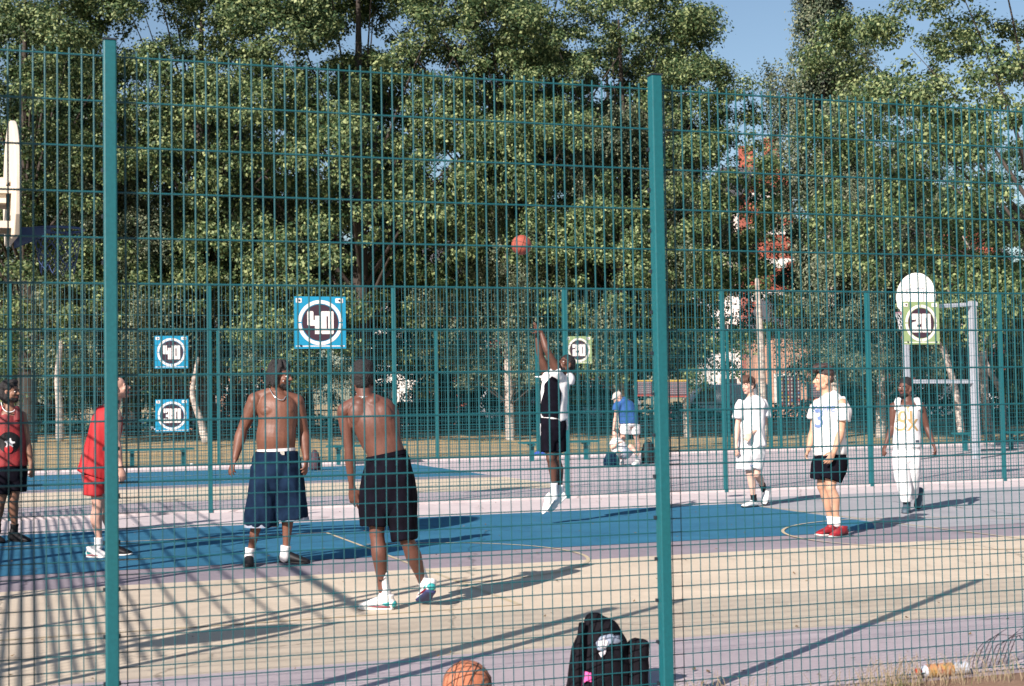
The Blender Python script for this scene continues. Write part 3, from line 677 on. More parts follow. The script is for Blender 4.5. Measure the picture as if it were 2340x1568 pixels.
# far wood beyond the street, one mass
rs = np.random.RandomState(77); pts = []
for i in range(230):
    x = rs.uniform(-75, 85); h_ = 5 + 5.5 * abs(math.sin(x * 0.13)) + rs.uniform(-1, 1.5); h_ *= 0.55 if 14 < x < 50 else 1.0
    c = np.array([x, 104 + rs.uniform(0, 9), rs.uniform(0.2, 1.0) * h_]); k = 330; d = rs.normal(size=(k, 3)); d /= np.linalg.norm(d, axis=1)[:, None]
    pts.append(c + d * rs.uniform(0.5, 1, size=(k, 1)) * np.array([2.3, 1.6, 1.5]))
wo = bpy.data.objects.new('distant_wood', leaf_mesh('distant_wood', np.concatenate(pts), 0.26, rs, L_DARK)); COL.objects.link(wo)
tag(wo, 'distant mass of dark trees beyond the street', 'wood', kind='stuff')
# bare pale trunks and limbs at the right
def limb_tree(name, segs, Y, label, m=BIRCHB, cat='tree'):
    t = empty(name, (at(segs[0][0][0][0], 980, Y).x, Y, .3)); tag(t, label, cat)
    for i, (pts_, rad) in enumerate(segs):
        k = MB(); k.tube([at(x, y, Y + (i * 0.2)) for x, y in pts_], rad, n=9); k.build('trunk' if i == 0 else 'limb', m, t, smooth=True)
    return t
limb_tree('bare_tree', [([(2262, 1005), (2252, 930), (2246, 800), (2254, 730), (2240, 640), (2225, 560)], [.16, .13, .12, .11, .08, .04]), ([(2250, 880), (2215, 780), (2175, 690), (2160, 640)], [.08, .07, .05, .02]), ([(2248, 760), (2262, 700), (2236, 610), (2200, 540)], [.06, .06, .05, .02])], 42, 'pale crooked trunk standing right of the far hoop frame')
limb_tree('bare_tree', [([(2196, 985), (2185, 900), (2163, 820), (2140, 750), (2128, 690)], [.11, .10, .09, .07, .05])], 41, 'pale leaning trunk seen through the far hoop frame')
limb_tree('bare_tree', [([(2292, 1000), (2288, 900), (2262, 850), (2240, 790)], [.10, .09, .08, .04])], 43, 'thin pale trunk at the far right, rightmost of the bare trunks')
limb_tree('bare_tree', [([(1745, 1000), (1742, 900), (1738, 780), (1730, 640)], [.15, .13, .11, .07])], 44, 'pale birch trunk between the two boys in white')
limb_tree('bare_tree', [([(137, 1000), (136, 930), (132, 860), (140, 780)], [.13, .11, .10, .07])], 42, 'pale birch trunk left of the red singlet player')
limb_tree('bare_tree', [([(470, 1005), (458, 960), (440, 900), (452, 820)], [.14, .11, .08, .05])], 43, 'pale trunk with a bend just right of the blue 30 sign')

# ------------------------------------------------------------------ street behind: parked vehicles, railings, houses
GLASS = mat('dark_glass', (0.02, 0.025, 0.03), rough=0.1, spec=0.8); RUB = mat('rubber', (0.015, 0.015, 0.015), rough=0.8)
BRICK = mat('red_brick', (0.32, 0.085, 0.055), rough=0.9, var=0.3, scale=3, bump=0.3); STONE = mat('white_stone', (0.62, 0.57, 0.52), rough=0.8, var=0.08, scale=2)
PINKB = mat('pale_brick', (0.45, 0.25, 0.17), rough=0.9, var=0.15, scale=3); SLATE = mat('slate', (0.07, 0.07, 0.08), rough=0.7, var=0.2, scale=4); RENDER = mat('white_render', (0.72, 0.70, 0.66), rough=0.9, var=0.05, scale=1)
def vehicle(px, Y, L, Hh, paint, van, label, cat):
    q = at(px, 900, Y); t = tag(empty('parked_van' if van else 'parked_car', (q.x, Y, 0)), label, cat, 'vehicles parked along the street')
    wd = 1.9; fn = lambda u, v, d: Vector((q.x + u, Y - wd / 2 + d, v))
    if van: out = [(-L/2, .35), (L/2, .35), (L/2, Hh * .96), (L/2 - .1, Hh), (-L/2 + 1.5, Hh), (-L/2 + .8, Hh * .58), (-L/2 + .1, Hh * .5), (-L/2, .8)]
    else: out = [(-L/2, .35), (L/2, .35), (L/2, .85), (L/2 - .3, .95), (L/2 - 1.1, Hh), (-L/2 + 1.9, Hh), (-L/2 + 1.2, .92), (-L/2 + .1, .8)]
    b = MB(); b.prism(out, fn, 0, wd); bo = b.build('body', paint, t); md = bo.modifiers.new('b', 'BEVEL'); md.width = 0.06; md.segments = 2
    g_ = MB()
    if van: g_.prism([(-L/2 + 1.0, Hh * .6), (-L/2 + 2.1, Hh * .6), (-L/2 + 2.1, Hh * .9), (-L/2 + 1.5, Hh * .9)], fn, -.012, 0.0)
    else: g_.prism([(-L/2 + 1.45, .95), (L/2 - .9, .95), (L/2 - 1.3, Hh - .1), (-L/2 + 1.95, Hh - .1)], fn, -.012, 0.0)
    g_.build('window', GLASS, t)
    for s_ in (-L * .3, L * .3):
        k = MB(); k.bar(fn(s_, .33, -.03), fn(s_, .33, .2), .33, 18); wv = k.build('wheel', RUB, t); k = MB(); k.bar(fn(s_, .33, -.045), fn(s_, .33, -.03), .19, 12); k.build('rim', GALV, wv)
VW = mat('white_car_paint', (0.75, 0.76, 0.78), rough=0.3, coat=0.4); VR = mat('red_car_paint', (0.42, 0.05, 0.03), rough=0.3, coat=0.4); VB = mat('dark_blue_car_paint', (0.02, 0.05, 0.12), rough=0.3, coat=0.4)
vehicle(1185, 70.5, 5.6, 2.5, VW, True, 'tall white van parked between the bare-backed player and the shooter', 'van')
vehicle(1355, 71, 4.6, 2.0, VW, True, 'small white van parked behind the shooter, right of his back', 'van')
vehicle(930, 71, 4.2, 1.5, VR, False, 'red car parked behind the bare-backed player\'s shoulder', 'car')
vehicle(420, 71, 4.4, 1.5, VB, False, 'dark blue car parked behind the small blue signs', 'car')
vehicle(1640, 71, 4.8, 2.1, VW, True, 'white van parked left of the boy in the white tee and white shorts', 'van')
vehicle(2170, 72, 5.4, 2.4, VW, True, 'white van parked behind the far hoop frame', 'van')
def house(px, Y, wd, Hh, dep, wallm, roofm, gable, label, bands=0, rows=3, cols=3, rz=0.0, name='house', Hr=3.0):
    q = at(px, 900, Y); t = tag(empty(name, (q.x, Y, 0), rz), label, 'house', 'houses across the street')
    R_ = Matrix.Rotation(rz, 3, 'Z'); fn = lambda u, v, d: Vector((q.x, Y, 0)) + R_ @ Vector((u, d, v))
    b = MB(); out = [(-wd/2, -.2), (wd/2, -.2), (wd/2, Hh)] + ([(0, Hh + Hr)] if gable else []) + [(-wd/2, Hh)]; b.prism(out, fn, 0, dep); b.build('wall', wallm, t)
    k = MB()
    if gable:
        for s_ in (-1, 1): k.prism([(s_ * (wd/2 + .35), Hh - .25), (s_ * (wd/2 + .35), Hh), (0, Hh + Hr + .25), (0, Hh + Hr)], fn, -.3, dep + .3)
    else: k.prism([(-wd/2 - .3, Hh), (wd/2 + .3, Hh), (wd/2 - .8, Hh + 2.2), (-wd/2 + .8, Hh + 2.2)], fn, -.25, dep + .25)
    ro = k.build('roof', roofm, t)
    k = MB(); k.box(fn(wd * .3, Hh + Hr * .6 + 1.2, dep * .5), (.9, .7, 2.6), rz); k.build('chimney', BRICK, ro)
    for j in range(rows):
        for i in range(cols):
            u = (-0.5 + (i + .5) / cols) * wd; v = 1.1 + j * (Hh / rows)
            f_ = MB(); f_.prism([(u - .65, v - .1), (u + .65, v - .1), (u + .65, v + 1.65), (u - .65, v + 1.65)], fn, -.05, -.005); wo_ = f_.build('window', STONE, t)
            g_ = MB(); g_.prism([(u - .5, v), (u - .03, v), (u - .03, v + 1.5), (u - .5, v + 1.5)], fn, -.07, -.052); g_.prism([(u + .03, v), (u + .5, v), (u + .5, v + 1.5), (u + .03, v + 1.5)], fn, -.07, -.052); g_.build('pane', GLASS, wo_)
    if bands:
        k = MB()
        for j in range(bands): v = (j + .6) * Hh / bands; k.prism([(-wd/2 - .03, v), (wd/2 + .03, v), (wd/2 + .03, v + .55), (-wd/2 - .03, v + .55)], fn, -.035, -.004)
        k.build('stone_band', STONE, t)
    return t
house(1772, 84, 2.6, 13.8, 8, BRICK, SLATE, True, 'narrow red brick tower with white stone bands beside the birch', bands=7, rows=1, cols=1, name='brick_tower', Hr=2)
house(1702, 88, 3.9, 13.5, 9, RENDER, SLATE, False, 'tall white rendered building left of the banded brick tower', rows=4, cols=2)
house(2195, 82, 5.5, 9.2, 8, BRICK, SLATE, True, 'brick house with a white framed gable behind the upper right trees', rows=3, cols=2)
house(540, 84, 5.5, 4.2, 8, PINKB, SLATE, False, 'low pale brick house behind the rust coloured shrub', rows=1, cols=3)
house(1795, 80.5, 3.4, 4.9, 3, PINKB, SLATE, False, 'low pale brick wing in front of the banded tower', rows=1, cols=1)
house(1180, 92, 12, 8.0, 8, BRICK, SLATE, False, 'long red brick terrace behind the trees at the centre', rows=3, cols=5)
house(960, 93, 7, 10.0, 8, RENDER, SLATE, False, 'white rendered house seen in specks between the centre trees', rows=3, cols=3)
# street railings
rg = tag(empty('railing', (0, 64.5, 0)), 'long dark railing in front of the street, far behind the trees', 'railing')
k = MB()
for z in (0.15, 1.15): k.box((5, 64.5, z), (110, .05, .06))
for i in range(730): k.box((-49.5 + i * 0.15, 64.5, .65), (.022, .022, 1.0))
k.build('railing_panel', mat('railing_paint', (0.01, 0.03, 0.035), rough=0.5), rg)
hd = tag(bpy.data.objects.new('hedge', None), None)
bpy.data.objects.remove(hd)
pts = rs.uniform(0, 1, size=(42000, 3)) * np.array([110, 1.2, 1.3]) + np.array([-48, 62.6, 0.0]); pts[:, 2] *= 0.75 + 0.25 * np.sin(pts[:, 0] * 1.1)
ho = bpy.data.objects.new('hedge', leaf_mesh('hedge', pts, 0.10, rs, L_DARK)); COL.objects.link(ho); tag(ho, 'low dark hedge along the back edge of the dry grass', 'hedge')

# ------------------------------------------------------------------ people
def skin(name, c, hi=0.35):
    m = mat(name, c, rough=0.52, var=0.22, scale=7, bump=0.12, bscale=60, spec=0.4)
    m.node_tree.nodes['Principled BSDF'].inputs['Subsurface Weight'].default_value = 0.0
    return m
SK_J = skin('skin_jeans', (0.145, 0.062, 0.040)); SK_B = skin('skin_back', (0.115, 0.047, 0.033)); SK_S = skin('skin_shooter', (0.095, 0.042, 0.028))
SK_W = skin('skin_pale', (0.58, 0.36, 0.28)); SK_K = skin('skin_olive', (0.47, 0.27, 0.18)); SK_R = skin('skin_fair', (0.52, 0.30, 0.23)); SK_L = skin('skin_tan', (0.22, 0.11, 0.07))
SK_F = skin('skin_deep', (0.105, 0.047, 0.034))
HAIRK = mat('black_hair', (0.010, 0.008, 0.009), rough=0.75, var=0.3, scale=60, bump=0.9, bscale=120)
HAIRB = mat('brown_hair', (0.075, 0.035, 0.022), rough=0.6, var=0.4, scale=40, bump=0.7, bscale=90, stretch=(3, 3, .6))
HAIRD = mat('dark_brown_hair', (0.030, 0.016, 0.014), rough=0.5, var=0.4, scale=40, bump=0.7, bscale=90, stretch=(3, 3, .6))
EYEW = mat('eye_white', (0.65, 0.6, 0.56), rough=0.3); EYED = mat('eye_dark', (0.015, 0.01, 0.008), rough=0.2)
LIPD = mat('lip_dark', (0.12, 0.04, 0.035), rough=0.5); LIPP = mat('lip_pink', (0.42, 0.17, 0.14), rough=0.5)
CL_BLACK = mat('black_fabric', (0.0045, 0.004, 0.008), rough=0.9, var=0.35, scale=12, spec=0.08)
CL_WHITE = mat('white_fabric', (0.66, 0.645, 0.65), rough=0.95, spec=0.1, var=0.04, scale=10, bump=0.1, bscale=200)
CL_RED = mat('red_fabric', (0.36, 0.010, 0.014), rough=0.75, var=0.12, scale=9)
CL_DENIM = mat('denim', (0.003, 0.008, 0.022), rough=0.95, spec=0.08, col2=(0.010, 0.025, 0.056), scale=5, bump=0.4, bscale=220)
CL_CUFF = mat('frayed_cuff', (0.24, 0.27, 0.34), rough=0.95, var=0.2, scale=40)
CL_BLUE = mat('blue_polo', (0.015, 0.075, 0.24), rough=0.85, var=0.15, scale=8)
SOCK = mat('white_sock', (0.72, 0.70, 0.70), rough=0.95, var=0.05, scale=30, bump=0.3, bscale=300)
SILVER = mat('silver_chain', (0.75, 0.74, 0.72), rough=0.25, metal=0.8)
GOLD = mat('gold_print', (0.40, 0.27, 0.12), rough=0.6); PRBLUE = mat('blue_print', (0.14, 0.21, 0.40), rough=0.7)
MAROON = mat('maroon', (0.20, 0.012, 0.03), rough=0.6); AQUA = mat('aqua', (0.03, 0.30, 0.30), rough=0.5); SHOEB = mat('black_shoe', (0.008, 0.008, 0.010), rough=0.55, spec=.25)
SHOEW = mat('white_shoe', (0.72, 0.70, 0.68), rough=0.5, var=0.06, scale=20); SHOEG = mat('slate_shoe', (0.05, 0.075, 0.10), rough=0.6, var=0.3, scale=20); REDSH = mat('red_shoe', (0.36, 0.012, 0.02), rough=0.5, col2=(0.10, 0.01, 0.015), scale=18)
SOLEW = mat('white_sole', (0.70, 0.68, 0.64), rough=0.6)

def V(x, y, z): return Vector((x, y, z))
class Fig:
    def __init__(s, name, label, ox, oy, sc, Y, sk, base, vox=0.007, group=None):
        s.ox, s.oy, s.sc, s.Y, s.sk, s.vox = ox, oy, sc, Y, sk, vox
        g_ = s.p(*base, 0); s.root = empty(name, (g_.x, g_.y, 0.0)); tag(s.root, label, 'person', group); s.b = MB(); s.parts = []
    def p(s, x, y, d=0.0): return at((s.ox + x / s.sc) / 1.7504, (s.oy + y / s.sc) / 1.7504, s.Y + d)
    def torso(s, rings, side=(1, 0, 0)):
        s.b.tube([s.p(*r[:3]) for r in rings], [(r[3], r[4]) for r in rings], n=24, side=side)
    def limb(s, pts, rad): s.b.tube([s.p(*q) if not isinstance(q, Vector) else q for q in pts], rad, n=14)
    def arm(s, S, E, Wr, k=1.0):
        S, E, Wr = [s.p(*q) if not isinstance(q, Vector) else q for q in (S, E, Wr)]
        u = E - S; f = Wr - E
        s.b.tube([S, S + u * .25, S + u * .55, S + u * .85, E], [.056 * k, .056 * k, .049 * k, .040 * k, .038 * k], n=14)
        s.b.tube([E, E + f * .22, E + f * .55, E + f * .85, Wr], [.038 * k, .043 * k, .036 * k, .027 * k, .025 * k], n=14)
        s.b.ball(S, .060 * k)
        return Wr, f.normalized()
    def leg(s, H, K, A, k=1.0, back=(0, 1, 0)):
        H, K, A = [s.p(*q) if not isinstance(q, Vector) else q for q in (H, K, A)]; u = K - H; f = A - K; bk = Vector(back) * k
        s.b.tube([H, H + u * .3, H + u * .65, H + u * .9, K], [.090 * k, .084 * k, .069 * k, .056 * k, .055 * k], n=16)
        s.b.tube([K, K + f * .15 + bk * .010, K + f * .34 + bk * .020, K + f * .6 + bk * .010, K + f * .85, A], [.052 * k, .053 * k, .058 * k, .045 * k, .034 * k, .034 * k], n=16)
        return A
    def hand(s, Wr, D, N, th=1, curl=(18, 28, 22), spread=0.12, k=1.0, vary=6):
        D = D.normalized(); N = Vector(N); N = (N - D * N.dot(D)).normalized(); T = D.cross(N).normalized() * th; b = s.b
        b.tube([Wr - D * .01, Wr + D * .03 * k, Wr + D * .065 * k, Wr + D * .092 * k], [(.026 * k, .019 * k), (.034 * k, .017 * k), (.041 * k, .016 * k), (.040 * k, .012 * k)], n=14, side=T)
        for i, (off, L) in enumerate(((.030, .070), (.010, .079), (-.011, .073), (-.030, .057))):
            base = Wr + D * (.088 - abs(i - 1.2) * .004) * k + T * off * k; d = (D + T * off * spread * 30 * (1 if abs(off) > .02 else .8)).normalized(); p = base; c = 0; pts = [p - d * .012]; 
            for sg, frac in enumerate((.45, .31, .24)):
                c += math.radians(curl[sg] + (i - 1.5) * vary * (.6 if sg else 1)); dd = d * math.cos(c) + N * math.sin(c); p = p + dd * (L * frac * k); pts.append(p)
            b.tube(pts, [.0098 * k, .0095 * k, .0086 * k, .0072 * k], n=8, sub=3)
        p0 = Wr + D * .022 * k + T * .022 * k; d1 = (D * .62 + T * .72 + N * .25).normalized(); p1 = p0 + d1 * .040 * k; d2 = (D * .88 + T * .32 + N * .32).normalized(); p2 = p1 + d2 * .030 * k; p3 = p2 + (d2 + N * .2).normalized() * .022 * k
        b.tube([p0, p1, p2, p3], [.0150 * k, .0120 * k, .0105 * k, .0080 * k], n=8, sub=3)
    def head(s, c, yaw, pitch=0.0, tilt=0.0, k=1.0, neck=None, lip=LIPD, nk=.058, brow=None, nose=1.0):
        c = s.p(*c) if not isinstance(c, Vector) else c; y, p = math.radians(yaw), math.radians(pitch)
        f = V(math.sin(y) * math.cos(p), -math.cos(y) * math.cos(p), math.sin(p)); x = f.cross(V(0, 0, 1)).normalized(); z = x.cross(f)
        if tilt: q = Matrix.Rotation(math.radians(tilt), 3, f); x = q @ x; z = q @ z
        M = Matrix((x, f, z)).transposed(); s.M, s.hc, s.hk = M, c, k; L = lambda a, b_, d: c + M @ (Vector((a, b_, d)) * k); s.L = L; b = s.b
        def el(q, r): b.ball(L(*q), tuple(t * k for t in r), M)
        el((0, -.014, .036), (.077, .096, .086)); el((0, .030, -.028), (.061, .060, .078)); el((0, .062, -.094), (.026, .024, .020))
        for t in (-1, 1):
            el((t * .046, .012, -.062), (.024, .034, .030)); el((t * .036, .066, -.022), (.026, .022, .024)); el((t * .080, -.006, -.012), (.008, .019, .031)); el((t * .076, 0, -.03), (.01, .012, .014))
            el((t * .030, .076, .018), (.026, .012, .009))
        b.tube([L(0, .082, .022), L(0, .094, .000), L(0, .109 * nose, -.022)], [.009 * k, .011 * k, .014 * k], n=10)
        for t in (-1, 1): el((t * .012, .094, -.026), (.009, .010, .008))
        el((0, .076, -.056), (.028, .020, .018))
        if neck is not None: n0 = s.p(*neck) if not isinstance(neck, Vector) else neck; b.tube([L(0, -.022, -.035), L(0, -.03, -.085) * .45 + n0 * .55, n0], [nk * k, nk * k, nk * 1.12 * k], n=14)
        for t in (-1, 1):
            e = MB(); e.ball(L(t * .031, .079, .002), (.0145 * k, .011 * k, .0085 * k), M, 10, 8); e.cur = 1; e.ball(L(t * .031, .0885, .002), (.0065 * k, .0035 * k, .0065 * k), M, 8, 6); s.parts.append(('eye', e, [EYEW, EYED]))
            e = MB(); e.tube([L(t * .014, .090, .020), L(t * .032, .089, .025), L(t * .050, .076, .020)], [.004 * k] * 3, n=6); s.parts.append(('eyebrow', e, brow or HAIRK))
        e = MB(); e.tube([L(-.024, .082, -.058), L(-.010, .095, -.055), L(.010, .095, -.055), L(.024, .082, -.058)], [.004 * k, .006 * k, .006 * k, .004 * k], n=8); e.tube([L(-.020, .084, -.065), L(0, .095, -.067), L(.020, .084, -.065)], [.004 * k, .007 * k, .004 * k], n=8)
        s.parts.append(('mouth', e, lip))
    def body(s, smooth=3):
        o = s.b.remesh('body', s.sk, s.vox, s.root, smooth)
        for nm, mb, m_ in s.parts: mb.build(nm, m_, o, smooth=True)
        s.parts = []; s.bo = o; return o
    def hair(s, fn, m_, vox=0.006, wr=(.004, (60, 60, 60), 1), name='hair'):
        h = MB(); M, k = s.M, s.hk; fn(lambda q, r: h.ball(s.L(*q), tuple(t * k for t in r), M), lambda pts, r: h.tube([s.L(*q) for q in pts], [t * k if not isinstance(t, tuple) else t for t in r], n=8, sub=3))
        return h.remesh(name, m_, vox, s.bo, 1, wr)
    def cloth(s, name, m_, tubes, wr=(.006, (9, 9, 5), 1), vox=0.009, smooth=3, parent=None):
        """tubes: (points, radii, side, flat)"""
        c = MB()
        for tb in tubes:
            pts, rad = tb[0], tb[1]; side = tb[2] if len(tb) > 2 else None; fl = tb[3] if len(tb) > 3 else (True, True)
            c.tube([s.p(*q) if not isinstance(q, Vector) else q for q in pts], rad, n=28, side=side, flat=fl)
        return c.remesh(name, m_, vox, parent or s.root, smooth, wr)
    def shoe(s, heel, toe, m_, sole_m=SOLEW, up=(0, 0, 1), k=1.0, patch=None, lace=None, ankle=None, low=False, name='shoe', thick=.026):
        heel = s.p(*heel) if not isinstance(heel, Vector) else heel; toe = s.p(*toe) if not isinstance(toe, Vector) else toe
        d = (toe - heel).normalized(); L_ = max(.25, (toe - heel).length) ; L_ = min(L_, .33); toe = heel + d * L_; u = Vector(up); u = (u - d * u.dot(d)).normalized(); sd_ = d.cross(u); h = .045 * k
        P_ = lambda t, w_: heel + d * (L_ * t) + u * w_
        b = MB(); b.tube([P_(.10, .050), P_(.30, .055), P_(.55, .044), P_(.78, .034), P_(.93, .028)], [(.036 * k, .040 * k), (.038 * k, .048 * k), (.044 * k, .038 * k), (.046 * k, .027 * k), (.034 * k, .020 * k)], n=18, side=sd_)
        if not low: b.tube([P_(.22, .06), P_(.20, .115)], [(.040 * k, .050 * k), (.043 * k, .050 * k)], n=16, side=sd_, flat=(False, True))
        sh = b.remesh(name, m_, .006, s.root, 3)
        b = MB(); b.tube([P_(.05, thick * .5), P_(.3, thick * .45), P_(.6, thick * .4), P_(.86, thick * .5), P_(.99, thick * .75)], [(.036 * k, thick * .55), (.038 * k, thick * .5), (.046 * k, thick * .5), (.047 * k, thick * .5), (.028 * k, thick * .4)], n=18, side=sd_)
        b.build('sole', sole_m, sh, smooth=True)
        if patch:
            b = MB(); b.tube([P_(.02, .045), P_(.14, .05), P_(.26, .05)], [(.030 * k, .026 * k), (.0395 * k, .032 * k), (.0405 * k, .022 * k)], n=16, side=sd_); b.build('heel_panel', patch, sh, smooth=True)
        if lace:
            b = MB(); b.tube([P_(.36, .092), P_(.52, .074), P_(.68, .058)], [(.020, .012), (.024, .011), (.020, .008)], n=12, side=sd_); b.tube([P_(.10, .028), P_(.45, .030), P_(.70, .032)], [(.0405 * k, .010), (.0465 * k, .010), (.0475 * k, .008)], n=14, side=sd_); b.build('side_panel', lace, sh, smooth=True)
        return sh
    def sock(s, a, b_, r=.043, m_=SOCK, swoosh=None):
        a = s.p(*a) if not isinstance(a, Vector) else a; b_ = s.p(*b_) if not isinstance(b_, Vector) else b_
        k = MB(); k.tube([a, (a + b_) / 2, b_], [r * 1.04, r * .93, r], n=16, flat=(True, False)); o = k.build('sock', m_, s.root, smooth=True)
        if swoosh is not None:
            c = a * .75 + b_ * .25; tick(s, o, c, swoosh, .055)
        return o
def tick(s, target, c, col, size, right=(1, 0, 0)):
    up_e = [(-.5, .10), (-.42, -.05), (-.30, -.16), (-.12, -.14), (.5, .22)]; lo = [(-.40, -.30), (-.22, -.33), (.05, -.18), (.5, .22)]
    poly = up_e[:-1] + [(.5, .22)] + lo[::-1][1:]
    vs = poly; fs = [tuple(range(len(vs)))]
    try: decal('printed_mark', vs, fs, col, target, c, right, (0, 0, 1), size, target)
    except Exception as e: print('tick', e)
def trunks(f, waist, knees_l, knees_r): pass

# ---- the bare-chested player in jeans shorts
f = Fig('person', 'bare chested man in long baggy denim shorts, silver chain and belt, looking right', 880, 1400, 1.7045, 13.1, SK_J, (330, 1440), .0065)
f.torso([(385, 735, 0, .165, .125), (383, 660, 0, .175, .135), (382, 590, -.01, .182, .150), (390, 520, 0, .176, .135), (394, 440, 0, .180, .130), (388, 380, .0, .182, .120), (392, 335, .01, .165, .095), (398, 300, .02, .090, .075), (402, 280, .02, .062, .06)])
for sx, dx in ((335, 0), (440, .02)): f.b.ball(f.p(sx, 415, -.075 + dx), (.085, .055, .058))
f.b.ball(f.p(385, 585, -.06), (.135, .085, .12)); f.b.ball(f.p(312, 660, .0), (.07, .10, .05)); f.b.ball(f.p(455, 655, 0), (.07, .10, .05))
f.b.tube([f.p(250, 330, .02), f.p(330, 300, .02), f.p(398, 270, .02)], [.06, .058, .05], n=14); f.b.tube([f.p(520, 345, .05), f.p(455, 310, .03), f.p(402, 270, .02)], [.055, .055, .05], n=14)
wr, d = f.arm((243, 345, .01), (152, 545, .02), (103, 738, -.06), 1.30); f.hand(wr, (d + V(-.12, 0, 0)), (.75, .6, 0), th=-1, curl=(16, 24, 16), k=1.05, spread=.10)
wr, d = f.arm((520, 355, .06), (572, 565, .10), (588, 738, .02), 1.26); f.hand(wr, (d + V(-.10, -.1, 0)), (-.9, .2, 0), th=1, curl=(16, 26, 20), k=1.05)
f.leg((325, 740, 0), (275, 1040, -.02), (208, 1385, .02)); f.leg((445, 740, 0), (462, 1040, 0), (452, 1360, .02))
f.head((412, 180, 0), 72, -4, neck=(400, 300, .02), k=1.03, nk=.066)
f.body()
def hj(el, tb):
    el((0, -.022, .062), (.084, .098, .078)); el((0, -.05, .02), (.084, .075, .08))
    R_ = random.Random(3)
    for i in range(34):
        t = math.radians(R_.uniform(-205, 25)) ; x, y = .078 * math.cos(t), .088 * math.sin(t) - .014
        z1 = R_.uniform(-.10, -.05) if y < .02 else R_.uniform(.0, .04); tb([(x * .8, y * .8, .10), (x * 1.12, y * 1.1 , .05), (x * 1.18, y * 1.15, (z1 + .05) / 2), (x * 1.15, y * 1.12, z1)], [.014, .014, .012, .009])
    for i in range(10): t = 2 * math.pi * i / 10; tb([(0, -.02, .13), (.05 * math.cos(t), .055 * math.sin(t) - .02, .135), (.085 * math.cos(t), .09 * math.sin(t) - .015, .09)], [.016, .016, .013])
f.hair(hj, HAIRK, .006, (.003, (90, 90, 40), 2))
def beard(el, tb): el((0, .055, -.088), (.040, .038, .032)); el((.035, .030, -.072), (.022, .035, .030)); el((-.035, .030, -.072), (.022, .035, .030)); el((0, .092, -.044), (.024, .010, .006))
f.hair(beard, HAIRK, .006, (.003, (90, 90, 90), 4), 'beard')
k = MB(); ch = [f.p(338, 262, -.02), f.p(352, 290, -.075), f.p(372, 318, -.105), f.p(400, 337, -.115), f.p(430, 340, -.105), f.p(448, 318, -.06)]; k.tube(ch, [.0045] * 6, n=6); k.build('necklace', SILVER, f.root, smooth=True)
k = MB(); k.ball(f.p(432, 212, -.085), .008); k.build('earring', SILVER, f.root, smooth=True)
SX = (1, 0, 0)
sh = f.cloth('denim_shorts', CL_DENIM, [
 ([(385, 698, 0), (385, 740, 0), (384, 830, 0), (382, 900, 0)], [(.192, .155), (.205, .165), (.215, .17), (.17, .14)], SX, (True, False)),
 ([(310, 800, 0), (302, 920, 0), (292, 1050, -.01), (280, 1195, -.01)], [(.125, .15), (.135, .15), (.140, .145), (.150, .15)], SX),
 ([(455, 800, 0), (472, 920, 0), (485, 1040, 0), (496, 1150, 0)], [(.120, .15), (.132, .15), (.140, .145), (.146, .15)], SX)], wr=(.020, (8, 8, 3), 3), vox=.009)
k = MB()
for c_, r_ in (((279, 1196, -.01), .151), ((496, 1152, 0), .147)): q = f.p(*c_); k.tube([q + V(0, 0, .016), q - V(0, 0, .012)], [(r_, r_), (r_ + .004, r_ + .003)], n=28, side=SX, flat=(True, True))
k.build('frayed_cuff', CL_CUFF, sh, smooth=False)
k = MB(); k.tube([f.p(385, 690, 0), f.p(385, 712, 0)], [(.186, .150), (.190, .153)], n=32, side=SX, flat=(True, True)); bl = k.build('belt', SHOEB, f.root, smooth=False)
k = MB(); q = f.p(425, 703, -.155); k.box(q, (.040, .010, .034)); k.build('buckle', SILVER, bl)
k = MB(); k.tube([f.p(383, 672, 0), f.p(384, 692, 0)], [(.176, .142), (.180, .146)], n=32, side=SX, flat=(True, True)); k.build('waistband', CL_WHITE, f.root, smooth=False)
k = MB(); k.tube([f.p(575, 738, .02), f.p(600, 740, .02)], [.012, .012], n=8); k.build('wristband', SHOEB, f.root)
f.sock((206, 1350, .0), (198, 1410, 0), .045); f.sock((450, 1335, 0), (440, 1415, 0), .047)
f.shoe((205, 1445, .10), (190, 1490, -.16), SHOEB, SHOEB, low=True, k=1.05, name='slip_on_shoe'); f.shoe((405, 1448, .03), (610, 1462, -.02), SHOEB, SHOEB, low=True, k=1.05, name='slip_on_shoe')

# ---- the stooping bare-backed player in black shorts
f = Fig('person', 'bare backed man in black shorts seen from behind, leaning left over the sand coloured band', 1300, 1400, 1.426, 10.2, SK_B, (440, 1460), .006)
f.torso([(372, 690, 0, .150, .115), (355, 620, -.01, .140, .105), (338, 560, -.02, .134, .098), (312, 500, -.02, .146, .10), (290, 430, -.02, .158, .11), (270, 370, -.01, .172, .108), (250, 325, 0, .150, .09), (238, 295, .02, .085, .07), (232, 270, .03, .058, .055)], side=(1, 0, -.12))
for px_, py_, r_ in ((190, 365, (.075, .04, .085)), (325, 375, (.075, .04, .085)), (275, 300, (.055, .05, .05)), (200, 308, (.055, .05, .045)), (235, 470, (.05, .05, .10)), (365, 470, (.05, .05, .10)), (312, 540, (.035, .035, .08)), (362, 540, (.035, .035, .08))): f.b.ball(f.p(px_, py_, -.075 if r_[1] < .045 else -.045), r_)
f.b.tube([f.p(115, 345, .0), f.p(175, 305, .01), f.p(232, 270, .03)], [.058, .052, .045], n=14); f.b.tube([f.p(370, 350, .03), f.p(300, 300, .03), f.p(235, 270, .03)], [.060, .055, .045], n=14)
wr, d = f.arm((112, 355, .02), (140, 570, .02), (155, 785, .10), .95); f.hand(wr, d + V(.10, .0, 0), (.35, .9, 0), th=1, curl=(8, 14, 10), spread=.30, vary=9, k=1.06)
